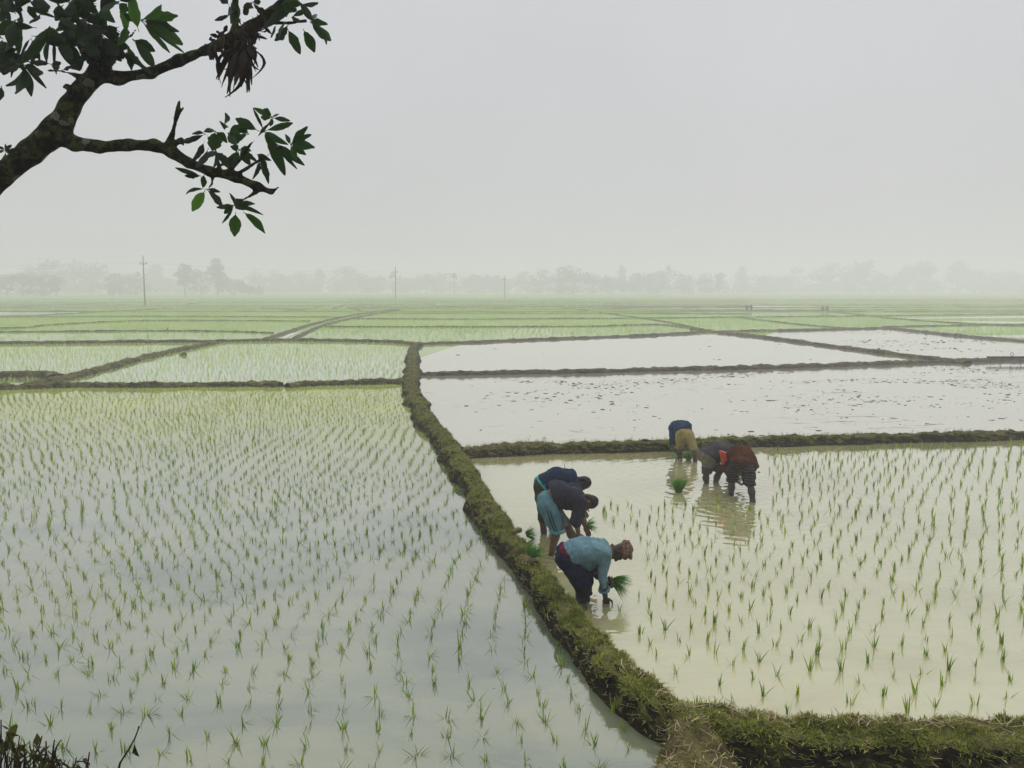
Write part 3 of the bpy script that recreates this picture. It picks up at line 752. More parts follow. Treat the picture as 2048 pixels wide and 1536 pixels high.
def wt_mid(p):
    x, y = project(z0(p)); nz = fbm(z0(p) * np.array([.35, .7, 1]), 3, 31)
    band = np.exp(-((y - 770 - (x - 1300) * -.01) / 30) ** 2) * np.clip((x - 930) / 250, 0, 1)
    return np.clip((nz + .15) * 1.6, .02, 1) * np.clip(band + .22 * np.clip((x - 900) / 700, 0, 1) + .03, 0, 1)
clods([rm], 4200, rc, 'dark mud clods and stubble breaking the white flooded field',   .009, .042, wt_mid)
clods([rfar], 90, rc, 'few dark clods in the flooded field beyond', .015, .07, lambda p: np.full(len(p), .06))
def wt_d(p):
    x, y = project(z0(p)); nz = fbm(z0(p) * .3, 3, 37); return np.clip(nz + .1, .02, 1) * np.clip((x - 1600) / 300, .15, 1)
clods([rdg], 600, rc, 'dark clods dotted over the triangular flooded field', .018, .075, wt_d)
clods([rf], 70, rc, 'bits of floating plant debris on the khaki water', .008, .03, lambda p: np.full(len(p), .03))
clods([lf], 160, rc, 'bits of floating plant debris on the clear left water', .008, .028, lambda p: np.full(len(p), .03))
#PART3
# ------------------------------------------------------------------ far trees, poles, birds
def crown_mesh(r, w, hgt, kind, n, cs):
    """leaf clumps on a crown of unit trunk; returns verts, quads, tint"""
    V, Fc, T = [], [], []
    lobes = []
    if kind == 'round':
        for _ in range(9): lobes.append((np.array([r.normal(0, .26) * w, r.normal(0, .26) * w, r.uniform(.24, .85) * hgt]), r.uniform(.16, .3) * w))
        for _ in range(4): lobes.append((np.array([r.normal(0, .3) * w, r.normal(0, .3) * w, r.uniform(.08, .3) * hgt]), r.uniform(.14, .24) * w))
        lobes.append((np.array([0, 0, .68 * hgt]), .36 * w))
    elif kind == 'tall':
        for i in range(10):
            z = .3 + .65 * i / 9; lobes.append((np.array([r.normal(0, .12) * w, r.normal(0, .12) * w, z * hgt]), w * r.uniform(.2, .36) * (1.05 - abs(z - .6))))
    elif kind == 'low':
        for _ in range(14): lobes.append((np.array([r.uniform(-.5, .5) * w, r.normal(0, .2) * w, r.uniform(.2, .75) * hgt]), r.uniform(.12, .22) * w))
    if kind == 'palm':
        for i in range(n):
            yaw = r.uniform(0, 6.283); el = r.uniform(-.5, 1.3); L = w * .5 * r.uniform(.8, 1.1); p = np.array([0, 0, hgt * .93]); d = np.array([math.cos(yaw) * math.cos(el), math.sin(yaw) * math.cos(el), math.sin(el)])
            sd = np.array([-math.sin(yaw), math.cos(yaw), 0]) * L * .16; pts = []
            for k in range(4):
                t = k / 3; c = p + d * L * t - np.array([0, 0, .35 * L * t * t]); ww = (.2 + 1.2 * t * (1.15 - t) * 2); pts += [c - sd * ww, c + sd * ww]
            b = len(V); V += pts; T += [r.random()] * 8; Fc += [[b + 2 * k, b + 2 * k + 1, b + 2 * k + 3, b + 2 * k + 2] for k in range(3)]
        return np.array(V), np.array(Fc), np.array(T)
    ws = np.array([l[1] ** 2 for l in lobes]); ws /= ws.sum()
    for i in range(n):
        c, rad = lobes[r.choice(len(lobes), p=ws)]; d = r.normal(0, 1, 3); d /= np.linalg.norm(d); p = c + d * rad * r.uniform(.55, 1.08) * np.array([1, 1, .85])
        a = r.normal(0, 1, 3); a /= np.linalg.norm(a); b_ = np.cross(a, r.normal(0, 1, 3)); b_ /= np.linalg.norm(b_); s = cs * r.uniform(.5, 1.2); k = len(V)
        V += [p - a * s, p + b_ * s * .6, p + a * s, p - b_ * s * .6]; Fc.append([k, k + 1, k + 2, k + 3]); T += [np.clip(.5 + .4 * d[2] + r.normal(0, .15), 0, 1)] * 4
    return np.array(V), np.array(Fc), np.array(T)
rt = np.random.default_rng(31)
TREES = {}
def tree_proto(kind, i, w, h):
    t = thing('palm_tree' if kind == 'palm' else 'tree', (0, 0, 0), 'x', 'tree', 'hazy trees along the far edge of the fields')
    mb = MB(); th = {'round': .55, 'tall': .8, 'low': .35, 'palm': .93}[kind] * h
    lean = rt.normal(0, .03, 2) * h
    pts = [(0, 0, -.4), (lean[0] * .3, lean[1] * .3, th * .4), (lean[0], lean[1], th)]
    mb.tube(pts, [.02 * h, .016 * h, .01 * h], 6)
    if kind != 'palm':
        for k in range(4):
            a = rt.uniform(0, 6.28); mb.tube([np.array(pts[1]) * 1.1, np.array([math.cos(a) * w * .14, math.sin(a) * w * .14, th * .85]), np.array([math.cos(a) * w * .3, math.sin(a) * w * .3, th * 1.15])], [.01 * h, .007 * h, .003 * h], 5)
    mb.build('trunk', M['far_wood'], t)
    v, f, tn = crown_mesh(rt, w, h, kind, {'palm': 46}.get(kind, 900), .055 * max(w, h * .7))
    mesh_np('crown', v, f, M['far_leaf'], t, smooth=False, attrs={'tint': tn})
    return t
LBL = {'round': 'hazy broad-crowned tree', 'tall': 'hazy tall narrow tree', 'low': 'hazy low bushy tree', 'palm': 'hazy palm tree with fan crown'}
for kind, nv, w, h in (('round', 4, 9, 12), ('tall', 3, 6, 14), ('low', 3, 12, 7), ('palm', 2, 5.2, 11)):
    TREES[kind] = [(tree_proto(kind, i, w, h), w, h) for i in range(nv)]
used_t = set()
def place_tree(px, top, wpx, Y, kind, where):
    Y *= 1.3
    base = np.array([ray(px, 590)[0] / ray(px, 590)[1] * Y, Y, 0]); ztop = P(px, top, Y)[2]; sc = F / (Y * math.cos(PITCH))
    new = [q for q in TREES[kind] if id(q[0]) not in used_t]
    src, w, h = new[0] if new else TREES[kind][int(rt.integers(len(TREES[kind])))]; sz = ztop / h; sx = wpx / sc / w
    lab = LBL[kind] + ' ' + where
    if id(src) not in used_t: o = src; used_t.add(id(src)); o.location = base; o.rotation_euler = (0, 0, 0)
    else: o = copy_tree(src, base, float(rt.uniform(0, 6.28)))
    o.scale = (sx, sx, sz); o['label'] = lab; return o
T_ = [ # px, top px, width px, distance, kind, where
 (14, 546, 60, 255, 'round', 'cut by the left frame edge'), (44, 545, 62, 250, 'round', 'with forked trunk near left frame edge'), (84, 549, 66, 255, 'round', 'with bare trunks right of the left edge group'), (112, 552, 36, 262, 'tall', 'ending the left edge group'),
 (80, 522, 80, 355, 'round', 'rising dimly behind the left edge group'), (130, 519, 90, 360, 'round', 'highest in the dim mass behind left edge group'), (185, 521, 80, 350, 'round', 'at right end of the dim mass at left'),
 (238, 543, 52, 300, 'round', 'left of the leaning pole'), (272, 540, 56, 300, 'round', 'right behind the leaning pole'), (231, 563, 30, 280, 'low', 'beneath the broad tree left of leaning pole'), (312, 530, 52, 410, 'tall', 'fading right of the leaning pole'),
 (371, 527, 40, 285, 'tall', 'forming left stem of the dark pair'), (401, 537, 44, 290, 'round', 'between the two tall dark trees'), (436, 518, 48, 285, 'tall', 'tallest of the dark trees at left'), (462, 556, 50, 300, 'low', 'at foot of the tallest dark tree'), (498, 568, 50, 300, 'low', 'trailing right from the tallest dark tree'), (520, 540, 44, 400, 'round', 'faint beyond the low bushes'),
 (556, 545, 56, 410, 'round', 'faint in the thin gap of the treeline'), (604, 541, 40, 415, 'round', 'faint and separate left of a faint tall one'), (640, 538, 34, 415, 'tall', 'faint among the faint mid treeline'), (688, 531, 46, 405, 'round', 'highest of the faint mid treeline'), (738, 546, 60, 400, 'low', 'faint left of the middle pole'),
 (786, 547, 20, 330, 'palm', 'just left of the middle pole'), (830, 548, 70, 400, 'low', 'right of the middle pole'), (872, 545, 60, 405, 'round', 'faint left of the lone palm'), (908, 548, 20, 290, 'palm', 'standing alone with a bare trunk'),
 (950, 550, 60, 400, 'low', 'right of the lone palm'), (990, 550, 50, 395, 'low', 'left of the thin third pole'), (1040, 543, 40, 420, 'tall', 'right of the thin third pole'),
 (1078, 549, 56, 350, 'round', 'starting the darker middle wood'), (1118, 538, 54, 335, 'round', 'left shoulder of the darker middle wood'), (1146, 530, 60, 330, 'round', 'crest of the darker middle wood'), (1184, 544, 54, 335, 'round', 'right shoulder of the darker middle wood'),
 (1222, 553, 60, 345, 'low', 'in the dip of the middle wood'), (1243, 530, 24, 400, 'tall', 'thin above the dip of middle wood'), (1278, 546, 70, 345, 'low', 'right of the dip in middle wood'), (1316, 540, 50, 350, 'round', 'beside the wispy palm of middle wood'), (1335, 532, 18, 345, 'palm', 'poking above the middle wood'),
 (1366, 542, 54, 350, 'round', 'right of the wispy palm'), (1410, 545, 50, 355, 'round', 'ending the darker middle wood'), (1437, 546, 26, 350, 'tall', 'closing the right end of middle wood'),
 (1482, 534, 34, 430, 'tall', 'very faint right of middle wood'), (1524, 549, 50, 425, 'round', 'very faint squat right of middle wood'), (1580, 547, 60, 430, 'round', 'very faint before the right rise'), (1640, 533, 70, 425, 'round', 'very faint left slope of right rise'), (1690, 524, 74, 420, 'round', 'very faint crest of right rise'),
 (1722, 521, 50, 425, 'tall', 'very faint tall on right rise'), (1770, 548, 70, 430, 'low', 'very faint beyond right rise'), (1812, 530, 40, 440, 'tall', 'very faint left of the big right one'), (1848, 518, 66, 425, 'round', 'very faint big one near right'), (1912, 522, 52, 440, 'tall', 'very faint second big one near right'), (1960, 538, 70, 440, 'round', 'very faint close to right frame edge'), (2020, 540, 80, 440, 'round', 'very faint cut by right frame edge')]
for a in T_: place_tree(*a)
# far wood as one mass
Vw, Fw, Tw = [], [], []
for i in range(150):
    x = -560 + i * 7.8 + rt.normal(0, 2); v, f, t = crown_mesh(rt, rt.uniform(13, 24), rt.uniform(8, 14), 'low', 190, 1.4)
    Fw.append(f + sum(len(q) for q in Vw)); Vw.append(v * np.array([1, .6, 1]) + np.array([x, 540 + rt.normal(0, 14), -1])); Tw.append(t)
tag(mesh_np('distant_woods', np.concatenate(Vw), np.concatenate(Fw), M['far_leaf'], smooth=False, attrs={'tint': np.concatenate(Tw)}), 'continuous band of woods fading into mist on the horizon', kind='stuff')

M['pole'] = plain('weathered_concrete', (.10, .10, .09), .9, 3)
M['wire'] = plain('dark_wire', (.03, .03, .03), .7)
def pole(px, base, top, topx, label, wide=.16):
    b = G(px, base); t = P(topx, top, b[1]); h = t[2]; tp = thing('utility_pole', b, label, 'pole', 'utility poles across the fields')
    mb = MB(); d = np.array([t[0] - b[0], 0, h]); mb.tube([np.array([0, 0, -.3]) - d * 0, d * .5, d], [wide, wide * .8, wide * .55], 8); mb.build('mast', M['pole'], tp)
    ca = MB(); c = d * .86
    v = [c + np.array([x, y, z]) for x in (-.7, .7) for y in (-.06, .06) for z in (-.07, .07)]
    ca.add(v, [(0, 1, 3, 2), (4, 6, 7, 5), (0, 4, 5, 1), (2, 3, 7, 6), (0, 2, 6, 4), (1, 5, 7, 3)]); ca.build('crossarm', M['pole'], tp, smooth=False)
    tops = []
    for x in (-.62, .62, 0):
        q = c + np.array([x, 0, .07]) if x else d
        ins = MB(); ins.tube([q, q + np.array([0, 0, .1]), q + np.array([0, 0, .2]), q + np.array([0, 0, .3])], [.05, .09, .06, .04], 8); ins.build('insulator', M['pole'], tp); tops.append(b + q + np.array([0, 0, .28]))
    return tops
q1 = pole(290, 612, 514, 286, 'tallest grey utility pole, leaning slightly, with a short crossarm')
q2 = pole(791, 600, 535, 791, 'grey utility pole in the middle, beside a small palm', .18)
q3 = pole(1010, 597.2, 553, 1009, 'faint thin utility pole before the darker middle wood', .2)
q0 = [a + np.array([-75, 2, .3]) for a in q1]
wm = MB()
for A, B in ((q0, q1), (q1, q2), (q2, q3)):
    for a, b in zip(A, B):
        t = np.linspace(0, 1, 15)[:, None]; w = a * (1 - t) + b * t; w[:, 2] -= 4 * (t * (1 - t))[:, 0] * .9; wm.tube(w, .0045, 4, cap=False)
tag(wm.build('power_line', M['wire']), 'thin sagging wires strung between the utility poles', 'wire')

M['white'] = plain('white_feathers', (.75, .74, .70), .8, 5, .85); M['beak'] = plain('dark_beak', (.08, .06, .03), .6)
def egret(px, py, label, sc=1.0, flip=1):
    b = G(px, py); bd = SDF(.03)
    s = flip
    bd.chain([(-.22 * s, 0, .34), (-.05 * s, 0, .42), (.12 * s, 0, .46)], [.035, .10, .07]).chain([(.12 * s, 0, .48), (.2 * s, 0, .6), (.15 * s, 0, .72), (.2 * s, 0, .8)], [.05, .03, .024, .03])
    v, f = bd.mesh(.018); o = mesh_np('egret', v * sc, f, M['white'], loc=b); tag(o, label, 'bird', 'white birds standing in the far paddies')
    k = MB(); k.tube(np.array([(.2 * s, 0, .8), (.33 * s, 0, .78)]) * sc, [.016, .003], 6); k.build('beak', M['beak'], o)
    for y in (-.03, .03):
        l = MB(); l.tube(np.array([(0, y, .36), (-.01 * s, y, .18), (0, y, -.05)]) * sc, [.013, .01, .009], 6); l.build('leg', M['beak'], o)
egret(877, 614, 'largest white bird, where the twin bund meets a far bund', 1.1)
egret(274, 602, 'small white bird just left of the tallest pole', .9, -1)
egret(988, 607, 'small white bird left of the faint thin pole', .7)
egret(107, 620, 'small white bird by the grey water at far left', .7, -1)
M['wood'] = plain('dark_wet_wood', (.018, .015, .012), .8, 12)
def beam():
    a = G(1974, 717, .2); b = G(2150, 716, .2); t = thing('harrow', (a[0], a[1], .0), 'dark wooden harrow beam with pegs lying on the muddy bund', 'farm tool')
    mb = MB(); A = np.array([0, 0, .255]); B = b - a + np.array([0, 0, .255]); B[1] = 0; B[2] = .255
    mb.tube([A, A * .5 + B * .5, B], [.05, .055, .05], 8); mb.build('beam', M['wood'], t)
    for k in range(9):
        p = A + (B - A) * (.05 + .11 * k); pg = MB(); pg.tube([p, p + np.array([-.03, 0, -.06]), p + np.array([-.04, 0, -.13])], [.022, .018, .01], 6); pg.build('peg', M['wood'], t)
    rp = MB(); th = np.linspace(0, 6.1, 16); c = A + (B - A) * .24
    rp.tube(np.stack([c[0] + .13 * np.sin(th) + th * .04, c[1] + 0 * th, .28 + .10 * (1 - np.cos(th))], -1), .012, 5); rp.build('rope', M['wire'], t)
beam()
def stick(px, py, topx, topy, r, label):
    b = G(px, py); t = P(topx, topy, b[1]); mb = MB(); d = t - b; mb.tube([np.array([0, 0, -.2]), d * .5 + np.array([.01, 0, 0]), d], [r, r * .9, r * .6], 7)
    o = mesh_np('stick', np.concatenate(mb.v), np.concatenate(mb.f), M['wood'], loc=b); tag(o, label, 'stick')
stick(333, 662, 336, 655, .05, 'short dark leaning stick on a far left bund')
stick(1129, 957, 1129, 928, .008, 'thin bare twig standing in water behind the rearmost navy-shirted farmer')
b = G(366, 711); v, f = SDF(.03).cone((-.12, 0, .02), (.1, 0, .05), .08, .11).cone((.02, .03, .1), (.05, 0, .14), .07, .05).mesh(.02)
tag(mesh_np('clod', v, f, M['clod'], loc=b), 'single dark clod in the bright left paddy', 'clod')

# ------------------------------------------------------------------ foreground tree
TY = 4.2
def px3(pts, Y=TY): return [P(a, b, Y + (c[1] if len(c) > 1 else 0)) for a, b, *c in pts]
def foreground_tree():
    base = np.array([-4.6, 3.6, .35])
    t = thing('tree', base, 'dark lichen-spotted tree leaning in from the left with broad leaves', 'tree')
    d = SDF(.035); k = F / (TY * 1.0)
    def br(lst, k_=.03):
        pts = [P(q[0], q[1], TY + (q[3] if len(q) > 3 else 0)) for q in lst]; d.chain(pts, [q[2] * .77 for q in lst], k_ * .8); return pts
    low = [base + np.array([.0, 0, -.5]), base + np.array([.1, .05, .8]), base + np.array([.45, .2, 1.9]), base + np.array([.95, .42, 2.9])]
    p0 = P(-80, 425, TY)
    d.chain(low + [p0], [.16, .12, .10, .085, .071], .05)
    br([(-80, 425, .092), (0, 352, .076), (60, 305, .078), (112, 262, .088), (138, 215, .066), (165, 178, .060), (198, 145, .058), (203, 118, .05)])
    br([(198, 148, .05), (235, 156, .040), (300, 146, .036), (360, 121, .033), (410, 101, .031), (450, 83, .036), (500, 58, .040), (545, 27, .036), (575, -2, .032), (610, -60, .026), (640, -130, .018)])
    br([(112, 268, .07), (150, 288, .046), (200, 293, .042), (260, 290, .038), (310, 291, .038), (345, 303, .040), (378, 326, .032), (420, 343, .030), (470, 353, .034), (515, 374, .026), (543, 384, .016), (558, 373, .008)])
    br([(200, 125, .045), (185, 112, .035), (168, 105, .02, .05), (150, 80, .013, .1), (120, 40, .010, .1)], .02)
    br([(205, 120, .045), (230, 110, .03), (238, 100, .015)], .02)
    br([(200, 120, .04), (196, 80, .022), (205, 30, .02), (215, -40, .018), (230, -120, .014)], .02)
    br([(205, 118, .035), (232, 80, .016, .05), (262, 72, .011, .05), (278, 50, .008)], .015)
    br([(172, 160, .03), (150, 150, .014), (125, 142, .010), (98, 141, .006)], .015)
    br([(145, 180, .03), (134, 172, .016), (128, 174, .01)], .01)
    br([(118, 90, .010, .1), (85, 68, .009), (50, 42, .008), (5, -10, .007)], .01)
    br([(338, 288, .034), (345, 268, .022), (353, 235, .018), (359, 203, .012)], .012); br([(353, 237, .014), (367, 214, .010)], .008)
    br([(345, 290, .03), (362, 280, .022), (366, 290, .01)], .01)
    br([(470, 92, .03), (470, 60, .024), (470, 0, .022), (466, -60, .016)], .02)
    br([(495, 55, .02), (535, 46, .012), (580, 46, .008), (612, 42, .006)], .01)
    br([(535, 35, .02), (541, 15, .012)], .008)
    br([(455, 345, .02), (480, 320, .010), (500, 290, .008), (525, 262, .007), (545, 238, .005)], .01)
    br([(440, 340, .018), (432, 310, .009), (430, 285, .007), (412, 270, .005)], .01)
    br([(480, 345, .016), (520, 320, .008), (560, 295, .007), (582, 288, .005)], .01)
    br([(512, 385, .014), (488, 398, .009), (466, 412, .006)], .01)
    br([(425, 352, .012), (424, 368, .008), (414, 379, .005)], .008)
    br([(20, 345, .02), (12, 318, .008), (10, 300, .005)], .01)
    v, f = d.mesh(.0085, lambda p: fbm(p * 11, 3, 2) * .005 + np.maximum(vnoise(p * 26, 8), 0) * .003)
    mesh_np('trunk', v - base, f, M['bark'], t)
    # leaves
    V, Fc, T, n = [], [], [], [0]
    rl = np.random.default_rng(17)
    def leaf(a, b, w, tint, fold=.35, roll=None, droop=.12, segs=9):
        ax = b - a; L = np.linalg.norm(ax); ax = ax / L; vw = np.array([0, 1, 0.])
        sd = np.cross(ax, vw); sd /= np.linalg.norm(sd) + 1e-9; nm = np.cross(sd, ax)
        ro = rl.uniform(-.9, .9) if roll is None else roll
        s2 = sd * math.cos(ro) + nm * math.sin(ro); n2 = np.cross(s2, ax); wav = rl.uniform(0, 6.28); cv = rl.normal(0, droop)
        for i in range(segs + 1):
            u = i / segs; ww = w * .54 * (math.sin(math.pi * min(1, max(0, (u - .13) / .87) ** .85 * .97 + .005)) ** .9) * (1 + rl.normal(0, .10)) + .0012
            c = a + ax * L * u + n2 * L * cv * math.sin(math.pi * u) + np.array([0, 0, -.06 * L * u * u])
            rip = math.sin(u * 11 + wav) * .05 * w
            V.extend([c - s2 * ww + n2 * (fold * ww + rip), c, c + s2 * ww + n2 * (fold * ww - rip)]); T.extend([tint, max(0, tint - .1), tint])
            if i < segs:
                b0 = n[0] + 3 * i; Fc.extend([[b0, b0 + 1, b0 + 4, b0 + 3], [b0 + 1, b0 + 2, b0 + 5, b0 + 4]])
        n[0] += 3 * (segs + 1)
    lv = []  # base px, tip px, width px, tint
    def ros(bx, by, tips, w=15, tint=.5):
        for q in tips: lv.append((bx, by, q[0], q[1], q[2] if len(q) > 2 else w, tint))
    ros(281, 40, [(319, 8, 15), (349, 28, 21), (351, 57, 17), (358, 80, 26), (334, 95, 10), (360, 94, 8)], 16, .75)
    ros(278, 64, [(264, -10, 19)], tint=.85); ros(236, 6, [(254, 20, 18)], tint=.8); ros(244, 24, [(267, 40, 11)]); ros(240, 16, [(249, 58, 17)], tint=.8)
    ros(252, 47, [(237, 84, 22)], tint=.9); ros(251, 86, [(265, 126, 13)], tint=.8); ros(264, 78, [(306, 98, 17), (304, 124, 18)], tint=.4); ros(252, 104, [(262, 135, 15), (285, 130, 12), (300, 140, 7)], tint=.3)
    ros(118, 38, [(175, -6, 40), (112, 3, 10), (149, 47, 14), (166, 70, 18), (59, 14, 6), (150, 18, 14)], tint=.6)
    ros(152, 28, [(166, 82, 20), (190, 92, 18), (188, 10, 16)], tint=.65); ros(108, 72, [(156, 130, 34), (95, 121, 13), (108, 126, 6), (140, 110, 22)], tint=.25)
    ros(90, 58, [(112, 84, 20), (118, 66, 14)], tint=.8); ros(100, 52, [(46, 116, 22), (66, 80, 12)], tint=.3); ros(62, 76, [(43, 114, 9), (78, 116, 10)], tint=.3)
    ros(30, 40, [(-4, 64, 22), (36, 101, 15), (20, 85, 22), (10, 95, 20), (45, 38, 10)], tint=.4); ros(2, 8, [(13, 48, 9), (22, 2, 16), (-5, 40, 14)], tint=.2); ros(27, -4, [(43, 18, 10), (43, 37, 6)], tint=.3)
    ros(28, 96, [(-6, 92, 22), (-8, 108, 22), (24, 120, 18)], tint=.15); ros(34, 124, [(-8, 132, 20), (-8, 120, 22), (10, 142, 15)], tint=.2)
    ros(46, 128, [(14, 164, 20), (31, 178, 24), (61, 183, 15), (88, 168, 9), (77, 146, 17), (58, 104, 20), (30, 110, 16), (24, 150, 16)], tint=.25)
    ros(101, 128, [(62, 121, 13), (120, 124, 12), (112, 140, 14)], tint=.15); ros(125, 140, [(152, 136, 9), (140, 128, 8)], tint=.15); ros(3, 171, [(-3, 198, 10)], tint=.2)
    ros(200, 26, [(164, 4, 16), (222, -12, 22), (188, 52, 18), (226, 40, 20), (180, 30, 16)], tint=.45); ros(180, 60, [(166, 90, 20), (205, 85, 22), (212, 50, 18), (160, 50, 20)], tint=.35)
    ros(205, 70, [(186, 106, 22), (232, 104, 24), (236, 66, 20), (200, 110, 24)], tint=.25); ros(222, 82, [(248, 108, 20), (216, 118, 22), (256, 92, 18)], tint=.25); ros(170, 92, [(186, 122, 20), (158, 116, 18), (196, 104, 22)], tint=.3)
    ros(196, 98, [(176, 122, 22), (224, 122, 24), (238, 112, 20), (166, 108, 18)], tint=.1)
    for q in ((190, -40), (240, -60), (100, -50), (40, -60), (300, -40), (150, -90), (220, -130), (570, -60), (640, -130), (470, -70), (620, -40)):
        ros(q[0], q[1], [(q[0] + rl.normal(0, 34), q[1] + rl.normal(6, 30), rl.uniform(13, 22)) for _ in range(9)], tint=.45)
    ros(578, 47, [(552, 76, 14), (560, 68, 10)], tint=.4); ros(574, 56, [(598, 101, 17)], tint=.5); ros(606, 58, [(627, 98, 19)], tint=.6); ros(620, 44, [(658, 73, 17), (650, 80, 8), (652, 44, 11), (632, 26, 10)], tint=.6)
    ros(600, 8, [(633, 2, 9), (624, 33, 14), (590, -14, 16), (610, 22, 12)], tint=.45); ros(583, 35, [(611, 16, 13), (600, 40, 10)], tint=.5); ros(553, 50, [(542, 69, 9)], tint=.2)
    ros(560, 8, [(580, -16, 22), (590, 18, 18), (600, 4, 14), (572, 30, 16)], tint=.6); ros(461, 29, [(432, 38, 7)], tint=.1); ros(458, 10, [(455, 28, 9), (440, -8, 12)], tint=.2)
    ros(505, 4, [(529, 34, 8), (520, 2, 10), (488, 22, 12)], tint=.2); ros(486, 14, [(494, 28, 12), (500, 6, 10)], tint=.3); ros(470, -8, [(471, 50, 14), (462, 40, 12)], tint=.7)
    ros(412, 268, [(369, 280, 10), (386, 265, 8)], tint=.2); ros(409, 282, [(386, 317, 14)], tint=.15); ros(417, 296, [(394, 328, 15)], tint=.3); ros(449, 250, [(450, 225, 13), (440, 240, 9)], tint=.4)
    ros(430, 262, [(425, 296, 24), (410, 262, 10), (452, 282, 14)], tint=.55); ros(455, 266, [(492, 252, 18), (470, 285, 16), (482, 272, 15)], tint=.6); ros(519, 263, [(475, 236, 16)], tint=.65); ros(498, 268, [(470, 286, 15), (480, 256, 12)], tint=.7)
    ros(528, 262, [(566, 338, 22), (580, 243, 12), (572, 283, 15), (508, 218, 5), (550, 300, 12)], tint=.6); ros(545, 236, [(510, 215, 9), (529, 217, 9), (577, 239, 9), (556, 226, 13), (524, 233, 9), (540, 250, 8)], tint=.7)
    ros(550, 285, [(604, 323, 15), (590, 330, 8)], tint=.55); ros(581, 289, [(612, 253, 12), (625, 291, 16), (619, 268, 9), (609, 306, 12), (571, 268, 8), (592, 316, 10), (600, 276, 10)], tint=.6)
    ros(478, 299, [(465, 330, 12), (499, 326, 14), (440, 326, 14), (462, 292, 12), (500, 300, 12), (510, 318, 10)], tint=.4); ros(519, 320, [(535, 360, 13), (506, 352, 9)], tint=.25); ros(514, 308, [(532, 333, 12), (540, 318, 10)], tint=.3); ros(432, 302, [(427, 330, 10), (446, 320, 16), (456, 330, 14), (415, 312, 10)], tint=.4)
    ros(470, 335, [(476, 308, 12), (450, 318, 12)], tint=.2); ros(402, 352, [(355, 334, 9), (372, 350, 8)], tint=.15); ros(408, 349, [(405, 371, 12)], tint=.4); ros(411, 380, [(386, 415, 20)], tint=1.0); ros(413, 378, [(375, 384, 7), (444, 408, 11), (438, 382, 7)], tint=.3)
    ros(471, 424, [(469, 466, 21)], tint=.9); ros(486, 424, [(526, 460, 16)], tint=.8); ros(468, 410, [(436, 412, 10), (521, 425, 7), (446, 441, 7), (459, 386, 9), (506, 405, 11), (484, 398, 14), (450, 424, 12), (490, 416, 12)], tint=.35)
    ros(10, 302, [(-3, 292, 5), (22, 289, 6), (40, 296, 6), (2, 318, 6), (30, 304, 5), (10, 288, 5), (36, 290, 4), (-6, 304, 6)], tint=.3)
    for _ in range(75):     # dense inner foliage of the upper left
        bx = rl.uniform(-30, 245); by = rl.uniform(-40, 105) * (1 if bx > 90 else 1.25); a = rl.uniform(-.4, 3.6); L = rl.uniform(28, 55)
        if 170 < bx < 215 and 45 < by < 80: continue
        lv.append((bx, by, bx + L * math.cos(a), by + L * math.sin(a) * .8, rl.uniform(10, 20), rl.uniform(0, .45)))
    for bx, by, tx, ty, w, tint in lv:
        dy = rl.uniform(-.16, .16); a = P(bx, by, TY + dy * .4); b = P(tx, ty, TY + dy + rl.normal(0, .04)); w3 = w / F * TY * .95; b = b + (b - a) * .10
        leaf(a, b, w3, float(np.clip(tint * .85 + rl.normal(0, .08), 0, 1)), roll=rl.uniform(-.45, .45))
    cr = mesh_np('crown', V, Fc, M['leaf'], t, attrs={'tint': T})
    cr.data.transform(Matrix.Translation([-float(x) for x in base]))
    V.clear(); Fc.clear(); T.clear(); n[0] = 0
    dead = [(487, 88, 449, 187, 9), (487, 88, 459, 187, 9), (488, 90, 493, 180, 10), (486, 92, 500, 175, 9), (490, 88, 501, 155, 8), (492, 85, 501, 138, 8), (482, 90, 444, 135, 9), (482, 92, 441, 162, 9), (494, 86, 507, 113, 10), (496, 80, 515, 95, 10), (510, 70, 534, 76, 5),
            (486, 95, 470, 165, 12), (488, 92, 480, 160, 12), (484, 95, 455, 150, 12), (489, 95, 485, 150, 12), (478, 90, 452, 118, 9)]
    for q in dead: leaf(P(q[0], q[1], TY - .05), P(q[2], q[3], TY - .05 + rl.normal(0, .05)), q[4] / F * TY * .95, rl.uniform(0, 1), fold=.9, droop=.22)
    for q in dead * 2: leaf(P(q[0] + rl.normal(0, 5), q[1] + rl.normal(0, 6), TY - .02), P(q[2] + rl.normal(0, 9), q[3] - abs(rl.normal(0, 22)), TY + rl.normal(0, .07)), q[4] / F * TY * .8, rl.uniform(0, 1), fold=.9, droop=.25)
    for _ in range(95):
        u = rl.random(); bx = 415 + u * 118; by = 96 - u * 58 + rl.normal(0, 9); hang = rl.random() < .65
        tx = bx + rl.normal(0, 11); ty = by + (rl.uniform(10, 36) if hang else -rl.uniform(6, 20)); dy = rl.uniform(-.09, .09)
        leaf(P(bx, by, TY + dy), P(tx, ty, TY + dy * 1.6), rl.uniform(4, 9) / F * TY, rl.uniform(0, 1), fold=1.0, droop=.2, segs=4)
    for _ in range(40):
        bx = rl.normal(195, 14); by = rl.normal(112, 9); a = rl.uniform(0, 6.28); L = rl.uniform(10, 24)
        leaf(P(bx, by, TY + rl.uniform(-.08, .08)), P(bx + L * math.cos(a), by + L * math.sin(a) * .7, TY + rl.uniform(-.1, .1)), rl.uniform(5, 10) / F * TY, rl.uniform(0, .4), fold=1, droop=.2, segs=4)
    o = mesh_np('withered_leaves', V, Fc, M['dry'], t, attrs={'tint': T}); o.data.transform(Matrix.Translation([-float(x) for x in base]))
    o['label'] = 'withered brown leaves hanging in a bunch from the upper branch'
foreground_tree()

